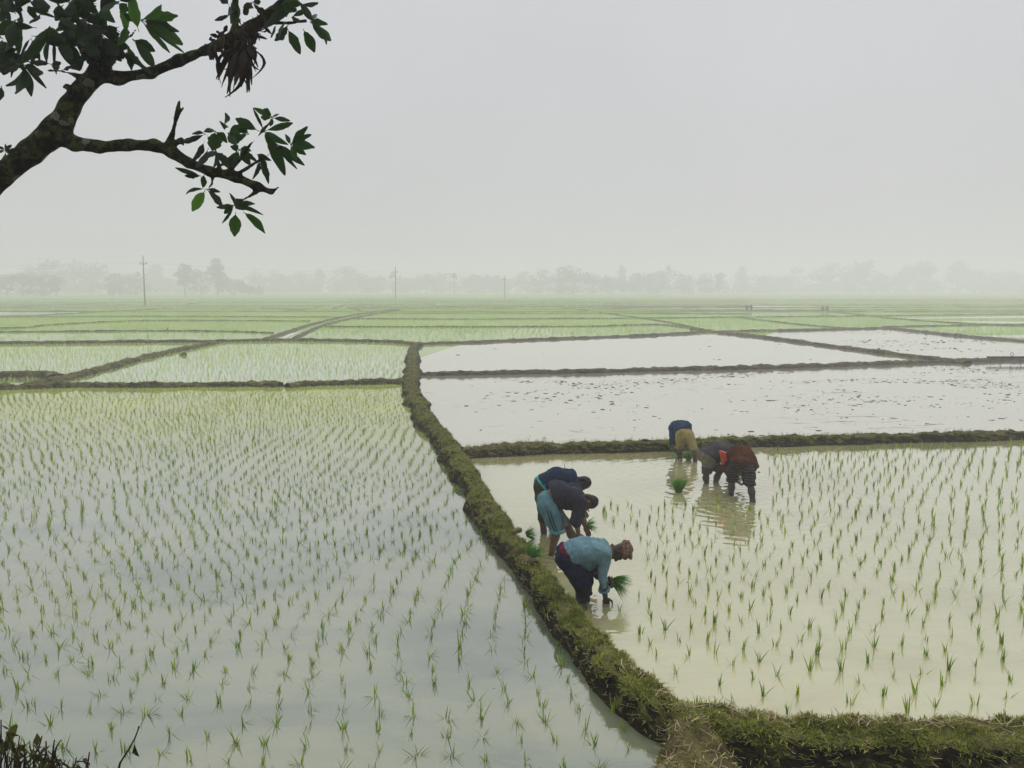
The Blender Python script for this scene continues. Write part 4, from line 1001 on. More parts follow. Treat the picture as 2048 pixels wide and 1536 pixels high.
# ------------------------------------------------------------------ weeds on the bank in the corner
def weeds():
    rw = np.random.default_rng(41); b = P(55, 1560, 3.75); b[2] -= .35
    t = thing('weed_clump', b, 'tangled clump of dry dark weeds in the lower left corner', 'plant')
    st = MB(); lf_ = MB()
    def curve(p0, p1, n=6, sag=.05):
        u = np.linspace(0, 1, n)[:, None]; q = p0 * (1 - u) + p1 * u; q += np.sin(u * math.pi) * np.array([rw.normal(0, sag), rw.normal(0, sag), rw.normal(0, sag * .4)]); return q
    for i in range(70):
        x0 = rw.uniform(-60, 150); y1 = 1536 - rw.uniform(5, 75) * math.exp(-((x0 - 20) / 90) ** 2) - 8; Y = 3.75 + rw.normal(0, .12)
        p0 = P(x0, 1600, Y); p1 = P(x0 + rw.normal(0, 22), y1, Y + rw.normal(0, .05)); st.tube(curve(p0, p1) - b, np.linspace(.006, .002, 6) * rw.uniform(.6, 1.5), 5, rw.uniform(0, .6))
        for k in range(int(rw.integers(1, 4))):
            u = rw.uniform(.3, 1); c = p0 * (1 - u) + p1 * u - b; a = rw.normal(0, 1, 3); a /= np.linalg.norm(a); s = np.cross(a, rw.normal(0, 1, 3)); s /= np.linalg.norm(s); L = rw.uniform(.03, .075); w = L * rw.uniform(.15, .35)
            lf_.add([c, c + a * L * .5 + s * w, c + a * L, c + a * L * .5 - s * w], [[0, 1, 2, 3]], rw.uniform(0, .8))
    for q in ((-2, 1600, 2, 1440), (3, 1600, -4, 1462), (50, 1530, 84, 1472), (86, 1540, 92, 1482), (108, 1545, 109, 1480), (112, 1520, 122, 1480), (28, 1500, 50, 1489), (172, 1560, 179, 1504), (48, 1540, 47, 1490)):
        Y = 3.7 + rw.normal(0, .05); st.tube(curve(P(q[0], q[1], Y), P(q[2], q[3], Y), 7, .012) - b, np.linspace(.007, .003, 7), 6, .1)
    # broad pale leaf curling at the corner and a green one below
    def broad(pts, w, tint):
        pts = [P(x, y, 3.7) - b for x, y in pts]; V = []; n = len(pts)
        for i, p in enumerate(pts):
            u = i / (n - 1); ww = w * math.sin(math.pi * (u * .9 + .06)); V += [p - np.array([ww, .01, -.2 * ww]), p + np.array([ww, -.02, .3 * ww])]
        lf_.add(V, [[2 * i, 2 * i + 1, 2 * i + 3, 2 * i + 2] for i in range(n - 1)], tint)
    broad([(18, 1500), (20, 1485), (26, 1466), (33, 1452), (38, 1445)], .028, .75); broad([(10, 1510), (12, 1490), (16, 1478)], .03, .6); broad([(75, 1548), (90, 1532), (105, 1526), (124, 1536)], .03, .95); broad([(62, 1535), (66, 1508), (72, 1490)], .012, .8)
    st.build('stem', M['weed'], t); lf_.build('foliage', M['weed'], t, smooth=False)
    t2 = thing('twig', P(236, 1590, 3.75), 'slender bent dry twig with one dead leaf hanging from it', 'twig'); b2 = P(236, 1590, 3.75)
    s2 = MB(); s2.tube(np.array([P(x, y, 3.75) for x, y in ((228, 1590), (240, 1526), (258, 1498), (270, 1476), (276, 1460), (278, 1453))]) - b2, [.006, .0055, .005, .004, .0035, .005], 6, .05); s2.build('stem', M['weed'], t2)
    l2 = MB(); pts = np.array([P(x, y, 3.74) for x, y in ((269, 1487), (272, 1496), (279, 1514), (268, 1509), (264, 1506), (274, 1504))]) - b2
    pts[5] += np.array([0, -.02, 0]); l2.add(pts, [[0, 1, 5, 4], [1, 2, 3, 5], [4, 5, 3, 3], [0, 4, 4, 5]], .0)
    l2.tube(np.array([P(270, 1474, 3.75), P(269, 1487, 3.745)]) - b2, .0012, 4, .0); l2.build('dead_leaf', M['dry'], t2, smooth=False)
weeds()
#PART4
# ------------------------------------------------------------------ people
def nrm(v): v = np.asarray(v, float); return v / (np.linalg.norm(v) + 1e-9)
def frame(u, f):
    u = nrm(u); f = nrm(np.asarray(f) - u * (np.asarray(f) @ u)); return u, f, np.cross(u, f)
def gz(px, py, z): g = G(px, py); return np.array([g[0], g[1], z])
def folds(amp, fr, seed, stretch=(1, 1, 1)):
    st = np.asarray(stretch, float)
    return lambda p: fbm(p * fr * st, 3, seed) * amp + np.abs(vnoise(p * fr * 1.7 * st + 9, seed + 4)) * amp * .8
def hand(b, w, d, side, curl=.6, sc=1.0):
    """palm and five fingers from wrist w along d; side = thumb direction"""
    d = nrm(d); s = nrm(np.asarray(side) - d * (d @ side)); n = np.cross(d, s)
    c = w + d * .055 * sc
    b.ell(c, np.array([d, s, n]), np.array([.052, .042, .017]) * sc, .02)
    for i, (o, L) in enumerate(((.030, .070), (.010, .080), (-.010, .075), (-.028, .058))):
        a = w + d * .092 * sc + s * o * sc; m = a + (d * math.cos(curl * .6) + n * math.sin(curl * .6)) * L * .5 * sc; e = m + (d * math.cos(curl * 1.5) + n * math.sin(curl * 1.5)) * L * .5 * sc
        b.chain([a - d * .02, a, m, e], [.010 * sc, .0095 * sc, .0088 * sc, .0075 * sc], .007)
    a = w + d * .025 * sc + s * .035 * sc; m = a + (d * .6 + s * .7 + n * .2) * .04 * sc; e = m + (d * .9 + s * .1 + n * .5) * .035 * sc
    b.chain([w + d * .02, a, m, e], [.015 * sc, .0125 * sc, .011 * sc, .0085 * sc], .010)
def arm(b, sh, el, wr, hd, side, curl=.6):
    b.chain([sh, sh * .5 + el * .5, el], [.044, .040, .036], .03); m = el * .6 + wr * .4
    b.chain([el, m, wr], [.039, .040, .027], .02); hand(b, wr, hd, side, curl)
def leg(b, hip, kn, an, toe):
    b.chain([hip, hip * .5 + kn * .5, kn], [.082, .074, .056], .04)
    ax = nrm(an - kn); back = nrm(np.cross(ax, np.cross(nrm(toe - an), ax))) * -1
    m = kn * .65 + an * .35 + back * .015
    b.chain([kn, m, kn * .3 + an * .7, an], [.054, .056, .042, .036], .03)
    b.chain([an + back * .02 - np.array([0, 0, .02]), an * .5 + toe * .5, toe], [.036, .036, .024], .02)
def head(b, c, u, f, neck, sc=.9):
    u, f, l = frame(u, f); c = c - u * .015
    b.cone(neck, c - u * .05, .056, .052, .03)
    b.ell(c + u * .03 - f * .012, np.array([u, f, l]), np.array([.098, .098, .076]) * sc, .03)
    b.ell(c - u * .035 + f * .035, np.array([u, f, l]), np.array([.075, .058, .058]) * sc, .03)
    b.cone(c - u * .095 + f * .062, c - u * .085 + f * .07, .024, .024, .03)                    # chin
    b.chain([c + u * .012 + f * .088, c - u * .020 + f * .108, c - u * .03 + f * .098], [.010, .014, .012], .012)   # nose
    for s in (-1, 1):
        b.ell(c + l * .078 * s - u * .012 - f * .012, np.array([u, f, l]), np.array([.034, .020, .010]), .008)   # ears
        b.cone(c + u * .028 + f * .082 + l * .012 * s, c + u * .026 + f * .07 + l * .042 * s, .010, .009, .012)  # brow
    for z, r in ((-.055, .010), (-.067, .011)): b.cone(c + u * z + f * .089 + l * .018, c + u * z + f * .089 - l * .018, r, r, .008)
def hair(c, u, f, back=.012):
    u, f, l = frame(u, f); c = c - u * .015; h = SDF(.02); h.ell(c + u * .034 - f * .018, np.array([u, f, l]), np.array([.088, .090, .076]), .02)
    h.ell(c - u * .03 - f * .055, np.array([u, f, l]), np.array([.06, .042, .06]), .03)
    h.cut(c + f * .058 + u * .03, f * 1.0 - u * .55); return h.mesh(.006, folds(.005, 30, 3))
def part(name, vf, mat, parent, label=None):
    v, f = vf; o = mesh_np(name, v - np.array(parent.location), f, mat, parent)
    if label: o['label'] = label
    return o
M['hair'] = plain('black_hair', (.008, .007, .006), .6, 40)
M['eye'] = plain('dark_eye', (.02, .015, .01), .2)
def eyes(c, u, f, par):
    u, f, l = frame(u, f)
    for s in (-1, 1):
        m = MB(); p = c + u * .008 + f * .080 + l * .030 * s; m.tube([p - l * .012, p - l * .006, p, p + l * .006, p + l * .012], [.002, .008, .010, .008, .002], 8)
        part('eye', (np.concatenate(m.v), np.concatenate(m.f)), M['eye'], par)
def torso(b, pel, wa, ch, nk, lat, rs=(.10, .095, .11), w=(.06, .05, .085), k=.05):
    lat = nrm(lat)
    q = .93 if b.k == .03 else 1.0
    for s in (-1, 1): b.chain([pel + lat * w[0] * s, wa + lat * w[1] * s, ch + lat * w[2] * s], [r * q for r in rs], k)
    b.cone(ch, nk, rs[2] * .75, .056, .06)
def tubes(b, pts, rs, k=.03): return b.chain(pts, rs, k)

def bundle_mesh(name, loc, n, L, spread, direction, label, rootL=.0, r=None, rot=0, wid=.008, cat='seedling bundle', droop=.8):
    r = r or np.random.default_rng(int(abs(loc[0] * 1000)) + 3); d = nrm(direction); a = nrm(np.cross(d, [.3, .9, .31])); b2 = np.cross(d, a)
    t = thing(name, loc, label, cat, 'bundles of rice seedlings'); V, Fc, T, k = [], [], [], 0
    for i in range(n):
        th = r.uniform(0, 6.283); rad = math.sqrt(r.random()); q = nrm(d + (a * math.cos(th) + b2 * math.sin(th)) * spread * rad); o = (a * math.cos(th) + b2 * math.sin(th)) * .035 * rad
        ln = L * r.uniform(.7, 1.1); sd = nrm(np.cross(q, r.normal(0, 1, 3))) * wid / 2; p = o.copy(); seg = 4
        for s in range(seg + 1):
            w = (1 - (s / seg) ** 2) + .05; V += [p - sd * w, p + sd * w]; p = p + q * ln / seg; q = nrm(q + np.array([0, 0, -droop * .16 * (.4 + rad)]))
        Fc += [[k + 2 * s, k + 2 * s + 1, k + 2 * s + 3, k + 2 * s + 2] for s in range(seg)]; k += 2 * (seg + 1); T += [np.clip(r.normal(.5, .25), 0, 1)] * (2 * (seg + 1))
    mesh_np('leaf_tuft', V, Fc, M['bundle'], t, smooth=False, attrs={'tint': T})
    if rootL > 0:
        s = SDF(.02); s.ell(-d * rootL * .35, np.array([d, a, b2]), np.array([rootL * .6, .05, .045]), .02)
        for i in range(10):
            th = r.uniform(0, 6.283); s.cone(-d * rootL * .5, -d * rootL * r.uniform(.9, 1.3) + (a * math.cos(th) + b2 * math.sin(th)) * .07 + np.array([0, 0, -.02]), .016, .007, .02)
        v, f = s.mesh(.007, folds(.012, 40, 2)); mesh_np('root_ball', v, f, M['root'], t)
    return t

H = .006
X = np.array([1.0, 0, 0]); Yv = np.array([0, 1.0, 0]); Z = np.array([0, 0, 1.0])
def person(label, base, body, skin):
    v, f = body.mesh(H); o = mesh_np('person', v - base, f, skin, loc=base); return tag(o, label, 'person', 'farmers planting rice')

def person_one():
    base = gz(1168, 1214, 0.); lat = nrm(np.array([.10, 1, 0]))           # left side points away from the camera
    pel = P(1137, 1110, 8.08); wa = P(1160, 1103, 8.08); ch = P(1197, 1103, 8.08); nk = P(1222, 1102, 8.06); hc = P(1242, 1103, 8.03)
    hR = pel - lat * .095 - Z * .02; hL = pel + lat * .095 - Z * .02
    kR = P(1164, 1164, 7.95); kL = P(1172, 1158, 8.22); aR = gz(1167, 1219, -.10); aL = gz(1172, 1200, -.10)
    sR = P(1211, 1108, 7.90); eR = P(1205, 1155, 7.96); wR = P(1211, 1196, 8.08); sL = P(1208, 1098, 8.27); eL = P(1187, 1146, 8.30); wL = P(1211, 1161, 8.14)
    u = nrm(X * .9 - Z * .18 - Yv * .1); f = nrm(-Z * .9 + X * .25 - Yv * .05)
    b = SDF(.03); torso(b, pel, wa, ch, nk, lat); leg(b, hR, kR, aR, aR + X * .17 - Z * .04); leg(b, hL, kL, aL, aL + X * .17 - Z * .04)
    arm(b, sR, eR, wR, nrm(wR - eR), X, .5); arm(b, sL, eL, wL, nrm(wL - eL + X * .05), Z, 1.1); head(b, hc, u, f, nk)
    o = person('farmer in faded light blue shirt and checked headscarf stooping nearest the bund, seedlings in hand', base, b, skin_mat('dark_wet_skin', (.045, .028, .02), .42))
    s = SDF(.05); torso(s, pel + Z * .012, wa + Z * .015, ch + Z * .005, nk - X * .03, lat, (.122, .12, .126), (.062, .06, .085))
    s.chain([pel * .5 + wa * .5 - Z * .07, wa * .5 + ch * .5 - Z * .10, ch - Z * .06], [.07, .10, .09], .08)      # loose hanging front
    s.chain([sR - X * .01, eR, eR * .45 + wR * .55], [.077, .062, .056], .035); s.chain([sL, sL * .3 + eL * .7], [.072, .058], .035)
    fd = folds(.021, 10, 3, (1.3, .8, .6)); hn = nrm(-X - Z * .9); hp_ = P(1130, 1100, 8.08); s.cut(hp_, hn)
    part('shirt', s.mesh(H, fd), cloth('faded_blue_cloth', (.135, .225, .255), (.07, .14, .175), scale=6), o)
    cf = SDF(.01); e = eR * .45 + wR * .55; d = nrm(wR - eR)
    for k in range(14):
        a, a2 = k / 14 * 6.283, (k + 1) / 14 * 6.283; q, w, w2 = nrm(np.cross(d, Yv)), None, None; q2 = np.cross(d, q)
        cf.cone(e + (q * math.cos(a) + q2 * math.sin(a)) * .052, e + (q * math.cos(a2) + q2 * math.sin(a2)) * .052 + d * .008, .018, .018, .01)
    part('rolled_cuff', cf.mesh(H, folds(.008, 24, 6)), cloth('faded_blue_cuff', (.12, .22, .27), (.07, .13, .16)), o)
    wb = SDF(.04); torso(wb, pel - X * .02, wa + Z * .01, ch, nk, lat, (.130, .118, .11), (.062, .06, .08)); wb.cut(hp_ + hn * .026, hn); wb.cut(hp_ - hn * .03, -hn)
    part('waistband', wb.mesh(H, folds(.008, 22, 4)), cloth('crimson_cloth', (.11, .010, .02), (.06, .007, .014)), o)
    tr = SDF(.05)
    for hp, kn, an in ((hR, kR, aR), (hL, kL, aL)):
        lo = kn * .52 + an * .48; tr.chain([hp - X * .015, hp * .45 + kn * .55, kn + X * .0, lo], [.122, .105, .086, .072], .05)
    tr.cone(pel + lat * .06 - X * .01, pel - lat * .06 - X * .01, .125, .125, .05); tr.cut(hp_ - hn * .02, -hn)
    tr.cut((kR * .5 + aR * .5) , -Z)
    part('trousers', tr.mesh(H, folds(.016, 9, 8, (1, 1, 1.2))), cloth('navy_cloth', (.012, .014, .036), (.006, .007, .018), scale=7, wet=.34), o)
    for kn, an in ((kR, aR), (kL, aL)):
        cu = SDF(.01); e = kn * .52 + an * .48
        for k in range(12):
            a, a2 = k / 12 * 6.283, (k + 1) / 12 * 6.283
            cu.cone(e + (X * math.cos(a) + Yv * math.sin(a)) * .058, e + (X * math.cos(a2) + Yv * math.sin(a2)) * .058 + Z * .006, .020, .020, .012)
        part('trouser_cuff', cu.mesh(H, folds(.01, 20, 5)), cloth('navy_cuff', (.035, .036, .07), (.015, .016, .03)), o)
    hs = SDF(.015); uu, ff, ll = frame(u, f); c = hc + uu * .045 - ff * .03
    hs.ell(c, np.array([uu, ff, ll]), np.array([.082, .098, .085]), .02)
    for j, (off, r, tilt) in enumerate(((-.01, .100, .6), (.015, .100, -.3), (.04, .085, .3))):
        for k in range(18):
            a, a2 = k / 18 * 6.283, (k + 1) / 18 * 6.283; g = lambda t: c + uu * (off + math.sin(t + j) * .02 + math.cos(t) * tilt * .035) + ff * r * .86 * math.cos(t) + ll * r * .8 * math.sin(t)
            hs.cone(g(a), g(a2), .020, .020, .01)
    part('headscarf', hs.mesh(.005, folds(.006, 26, 7)), cloth('checked_scarf', (.20, .145, .105), (.085, .055, .045), scale=26, stripes=(0, 150, (.12, .04, .035), .75, 9)), o, 'rolled red and beige checked scarf')
    col = SDF(.01); n0 = nk + X * .015
    for k in range(12):
        a, a2 = k / 12 * 6.283, (k + 1) / 12 * 6.283; col.cone(n0 + (Yv * math.cos(a) + Z * math.sin(a)) * .066, n0 + (Yv * math.cos(a2) + Z * math.sin(a2)) * .066, .014, .014, .01)
    part('collar', col.mesh(H), cloth('brown_collar', (.14, .06, .025)), o); eyes(hc, u, f, o)
    bundle_mesh('seedling_bundle', wL + X * .075 + Yv * -.02, 150, .225, .75, X * .9 - Z * .12 - Yv * .3, 'green seedling bundle gripped by the farmer in light blue shirt', .05, droop=1.0)
person_one()

def side_farmer(label, base, J, lat, skin, shirt, bottoms, extra=None, hem=.34, shoulder_drop=.0, long_leg=False, dir_f=None):
    pel, wa, ch, nk, hc = J['spine']; hR, hL = pel - lat * .095 - Z * .02, pel + lat * .095 - Z * .02
    (kR, aR), (kL, aL) = J['legs']; (sR, eR, wR), (sL, eL, wL) = J['arms']; u, f = J['head']
    fw = nrm(np.cross(lat, Z))
    b = SDF(.03); torso(b, pel, wa, ch, nk, lat); leg(b, hR, kR, aR, aR + fw * .17 - Z * .04); leg(b, hL, kL, aL, aL + fw * .17 - Z * .04)
    arm(b, sR, eR, wR, nrm(wR - eR), fw, .8); arm(b, sL, eL, wL, nrm(wL - eL), fw, .8); head(b, hc, u, f, nk)
    o = person(label, base, b, skin); return o, (hR, hL, fw)

def person_two():
    base = gz(1100, 1111, 0.); lat = nrm(np.array([.12, 1, 0]))
    pel = P(1095, 1002, 9.72); wa = P(1114, 984, 9.72); ch = P(1147, 989, 9.72); nk = P(1168, 999, 9.7); hc = P(1180, 1005, 9.67)
    kR = P(1118, 1054, 9.60); aR = gz(1101, 1110, -.03); kL = P(1131, 1043, 9.88); aL = gz(1170, 1100, -.1)
    sR = P(1162, 1004, 9.56); eR = P(1152, 1040, 9.57); wR = P(1157, 1068, 9.80); sL = P(1160, 994, 9.90); eL = P(1160, 1030, 9.96); wL = P(1170, 1052, 9.98)
    u = nrm(X * .85 - Z * .35 - Yv * .1); f = nrm(-Z * .85 - X * .1 - Yv * .1)
    J = dict(spine=(pel, wa, ch, nk, hc), legs=((kR, aR), (kL, aL)), arms=((sR, eR, wR), (sL, eL, wL)), head=(u, f))
    o, (hR, hL, fw) = side_farmer('bareheaded farmer in rolled-up turquoise shorts and black shirt bending behind the headscarfed one', base, J, lat, skin_mat('brown_skin', (.125, .07, .042), .18), None, None)
    s = SDF(.05); torso(s, pel + Z * .015, wa + Z * .01, ch, nk - X * .005, lat, (.134, .128, .130), (.065, .062, .09))
    s.chain([pel * .4 + wa * .6 + X * .05 - Z * .10, wa * .4 + ch * .6 - Z * .12, ch - Z * .10 + X * .01], [.075, .085, .075], .10)
    s.chain([sR, eR, eR * .75 + wR * .25], [.082, .075, .066], .04); s.chain([sL, eL], [.08, .07], .04)
    hn = nrm(-X - Z * .42); hp_ = P(1103, 985, 9.7); s.cut(hp_, hn)
    part('shirt', s.mesh(H, folds(.018, 8, 13, (1.2, .8, .8))), cloth('black_navy_cloth', (.022, .024, .040), (.040, .037, .048), scale=4), o)
    tr = SDF(.05)
    for hp, kn, an in ((hR, kR, aR), (hL, kL, aL)): tr.chain([hp - X * .01, hp * .5 + kn * .5 - X * .015, kn * .88 + an * .12 - X * .01], [.125, .106, .092], .04)
    tr.cone(pel + lat * .06 - X * .01, pel - lat * .06 - X * .01, .125, .125, .05); tr.cut(hp_ - hn * .03, -hn); tr.cut(kR * .9 + aR * .1, -Z)
    part('shorts', tr.mesh(H, folds(.018, 9, 15, (1.2, 1, .5))), cloth('turquoise_cloth', (.105, .215, .24), (.06, .135, .155), scale=6), o)
    st = MB()       # dark side stripes down the near leg
    for off in (-.018, .018):
        ln = []
        for t in np.linspace(.12, .98, 12):
            c = hR * (1 - t) + (kR * .9 + aR * .1) * t - X * .012 * math.sin(t * 3); ln.append(c - lat * (.126 - .030 * t + .004) + fw * (off + .02 - .03 * t))
        st.tube(ln, .0065, 6)
    part('side_stripe', (np.concatenate(st.v), np.concatenate(st.f)), cloth('stripe_navy', (.015, .02, .05)), o)
    cu = SDF(.01); e = kR * .88 + aR * .12 - X * .01
    for k in range(14):
        a, a2 = k / 14 * 6.283, (k + 1) / 14 * 6.283; cu.cone(e + (X * math.cos(a) + Yv * math.sin(a)) * .09 + X * 0, e + (X * math.cos(a2) + Yv * math.sin(a2)) * .09, .024, .024, .012)
    part('shorts_cuff', cu.mesh(H, folds(.008, 18, 5)), cloth('turquoise_cuff', (.13, .28, .31), (.07, .18, .2)), o)
    part('hair', hair(hc, u, f), M['hair'], o); eyes(hc, u, f, o)
    bundle_mesh('seedling_bundle', wL + X * .03 + Z * .0, 60, .15, .7, X * .8 + Z * .3 - Yv * .1, 'seedling bundle held low under the head of the farmer in turquoise shorts', .0, droop=.9)
person_two()

def person_three():
    base = gz(1090, 1066, 0.); lat = nrm(np.array([.05, 1, 0])); D = 10.65
    pel = P(1086, 968, D); wa = P(1112, 956, D); ch = P(1138, 958, D); nk = P(1155, 964, D); hc = P(1168, 967, D - .03)
    kR = P(1087, 1016, D - .1); aR = gz(1088, 1068, -.1); kL = P(1100, 1012, D + .12); aL = gz(1110, 1056, -.1)
    sR = P(1149, 968, D - .17); eR = P(1150, 1003, D - .15); wR = P(1162, 1028, D - .1); sL = P(1147, 960, D + .18); eL = P(1150, 995, D + .2); wL = P(1164, 1018, D + .15)
    u = nrm(X * .8 - Z * .05 - Yv * .2); f = nrm(-Z * .85 + X * .22 - Yv * .15)
    J = dict(spine=(pel, wa, ch, nk, hc), legs=((kR, aR), (kL, aL)), arms=((sR, eR, wR), (sL, eL, wL)), head=(u, f))
    o, (hR, hL, fw) = side_farmer('rearmost of the three left farmers, in navy shirt with turquoise showing at the waist', base, J, lat, skin_mat('brown_skin_dark', (.08, .043, .026), .2), None, None)
    s = SDF(.05); torso(s, pel + Z * .01, wa + Z * .015, ch + Z * .01, nk - X * .02, lat, (.130, .125, .125), (.065, .062, .09))
    s.chain([wa - Z * .08, ch - Z * .09], [.1, .09], .08); s.chain([sR, eR], [.082, .07], .04); s.chain([sL, eL], [.08, .07], .04)
    hn = nrm(-X - Z * .8); hp_ = P(1084, 962, D); s.cut(hp_, hn)
    part('shirt', s.mesh(H, folds(.011, 8, 23, (1.4, .8, .8))), cloth('navy_shirt', (.010, .019, .040), (.018, .028, .05), scale=4), o)
    w = SDF(.04); torso(w, pel, wa, ch, nk, lat, (.127, .115, .11), (.065, .06, .08)); w.cut(hp_ + hn * .085, hn); w.cut(hp_ - hn * .03, -hn)
    part('undershirt', w.mesh(H, folds(.006, 14, 3)), cloth('turquoise_jersey', (.02, .36, .33), (.015, .25, .25)), o, 'turquoise undershirt at the waist')
    tr = SDF(.05)
    for hp, kn, an in ((hR, kR, aR), (hL, kL, aL)): tr.chain([hp, hp * .5 + kn * .5, kn * .7 + an * .3], [.128, .108, .085], .05)
    tr.cone(pel + lat * .06, pel - lat * .06, .122, .122, .05); tr.cut(hp_ + hn * .03, -hn)
    part('trousers', tr.mesh(H, folds(.012, 9, 25)), cloth('brown_olive_cloth', (.05, .042, .026), (.03, .026, .018), wet=.3), o)
    part('hair', hair(hc, u, f), M['hair'], o); eyes(hc, u, f, o)
person_three()

def person_four():
    base = gz(1376, 920, 0.); lat = -X
    pel = P(1370, 870, 15.25); wa = P(1366, 856, 15.42); ch = P(1358, 853, 15.72); nk = P(1350, 855, 15.92); hc = P(1346, 859, 16.0)
    hR = pel + X * .085 - Z * .02; hL = pel - X * .085 - Z * .02
    kR = P(1387, 894, 15.13); aR = gz(1392, 923, -.08); kL = P(1359, 892, 15.35); aL = gz(1361, 915, -.08)
    sR = P(1374, 856, 15.75); eR = P(1369, 881, 15.7); wR = P(1364, 897, 15.6); sL = P(1345, 858, 15.62); eL = P(1346, 883, 15.6); wL = P(1352, 902, 15.55)
    u = nrm(Yv * .6 - X * .4 - Z * .7); f = nrm(-Z * .6 - Yv * .6)
    b = SDF(.03); torso(b, pel, wa, ch, nk, X); leg(b, hR, kR, aR, aR + Yv * .17 - Z * .04); leg(b, hL, kL, aL, aL + Yv * .17 - Z * .04)
    arm(b, sR, eR, wR, nrm(wR - eR), Yv, .8); arm(b, sL, eL, wL, nrm(wL - eL), Yv, .8); head(b, hc, u, f, nk)
    o = person('farmer in blue shirt and khaki trousers bending away from view by the far bund', base, b, skin_mat('muddy_skin', (.085, .055, .035), .25))
    s = SDF(.05); torso(s, pel * .5 + wa * .5 + Z * .01, wa + Z * .02, ch + Z * .02, nk, X, (.115, .118, .12), (.05, .055, .075))
    s.chain([wa - Z * .08 - X * .05, ch - Z * .1 - X * .05], [.10, .09], .08); s.chain([sR, eR], [.075, .06], .04); s.chain([sL + Z * .02, eL], [.085, .07], .05)
    s.cut(pel * .5 + wa * .5 - Yv * .02, -Yv * .8 + Z * -.25 + X * .1)
    part('shirt', s.mesh(H, folds(.014, 8, 33)), cloth('blue_cloth', (.018, .048, .095), (.009, .024, .05), scale=4), o)
    tr = SDF(.05)
    for hp, kn, an in ((hR, kR, aR), (hL, kL, aL)): tr.chain([hp, hp * .5 + kn * .5, kn * .92 + an * .08], [.108, .092, .078], .05)
    tr.cone(pel + X * .05, pel - X * .05, .122, .122, .05); tr.cut(pel * .45 + wa * .55 + Yv * .05, nrm(wa - pel)); tr.cut(kR * .9 + aR * .1, -Z)
    part('trousers', tr.mesh(H, folds(.012, 9, 35)), cloth('khaki_cloth', (.255, .22, .085), (.16, .14, .055), scale=5), o)
    for kn, an in ((kR, aR), (kL, aL)):
        cu = SDF(.01); e = kn * .9 + an * .1
        for k in range(12):
            a, a2 = k / 12 * 6.283, (k + 1) / 12 * 6.283; cu.cone(e + (X * math.cos(a) + Yv * math.sin(a)) * .078, e + (X * math.cos(a2) + Yv * math.sin(a2)) * .078, .024, .024, .012)
        part('trouser_cuff', cu.mesh(H, folds(.008, 18, 5)), cloth('khaki_cuff', (.22, .20, .10), (.13, .12, .06)), o)
    part('hair', hair(hc, u, f), M['hair'], o)
person_four()

def person_five():
    base = gz(1420, 968, 0.); lat = nrm(np.array([-.25, 1, 0])); D = 13.55
    pel = P(1414, 911, D); wa = P(1432, 902, D + .03); ch = P(1456, 901, D + .08); nk = P(1471, 905, D + .1); hc = P(1481, 905, D + .1)
    kR = P(1413, 944, D - .12); aR = gz(1414, 966, -.12); kL = P(1440, 942, D + .05); aL = gz(1427, 967, -.12)
    sR = P(1460, 908, D - .08); eR = P(1448, 935, D - .1); wR = P(1458, 955, D - .05); sL = P(1462, 904, D + .25); eL = P(1458, 932, D + .3); wL = P(1470, 948, D + .2)
    u = nrm(X * .9 + Z * .05); f = nrm(-Z * .9 + X * .3)
    J = dict(spine=(pel, wa, ch, nk, hc), legs=((kR, aR), (kL, aL)), arms=((sR, eR, wR), (sL, eL, wL)), head=(u, f))
    o, (hR, hL, fw) = side_farmer('farmer in dark slate shirt and olive trousers half hidden behind the brown-jacketed one', base, J, lat, skin_mat('muddy_skin_dark', (.04, .028, .02), .35), None, None)
    s = SDF(.05); torso(s, pel + Z * .015, wa + Z * .02, ch + Z * .01, nk, lat, (.145, .138, .135), (.065, .065, .09))
    s.chain([wa - Z * .12, ch - Z * .14], [.10, .10], .08); s.chain([sR, eR], [.085, .07], .04); s.chain([sL, eL], [.08, .07], .04)
    hn = nrm(-X * .6 - Z * .8); hp_ = P(1411, 909, D); s.cut(hp_, hn)
    part('shirt', s.mesh(H, folds(.012, 8, 43)), cloth('slate_cloth', (.032, .034, .042), (.062, .06, .058), scale=4), o)
    tr = SDF(.05)
    for hp, kn, an in ((hR, kR, aR), (hL, kL, aL)): tr.chain([hp, hp * .5 + kn * .5, kn * .98 + an * .02], [.135, .115, .088], .05)
    tr.cone(pel + lat * .06, pel - lat * .06, .138, .138, .05); tr.cut(hp_ - hn * .03, -hn); tr.cut(kR - Z * .03, -Z)
    part('trousers', tr.mesh(H, folds(.013, 9, 45)), cloth('olive_cloth', (.13, .125, .085), (.08, .078, .052), wet=.36), o)
    part('hair', hair(hc, u, f), M['hair'], o)
person_five()

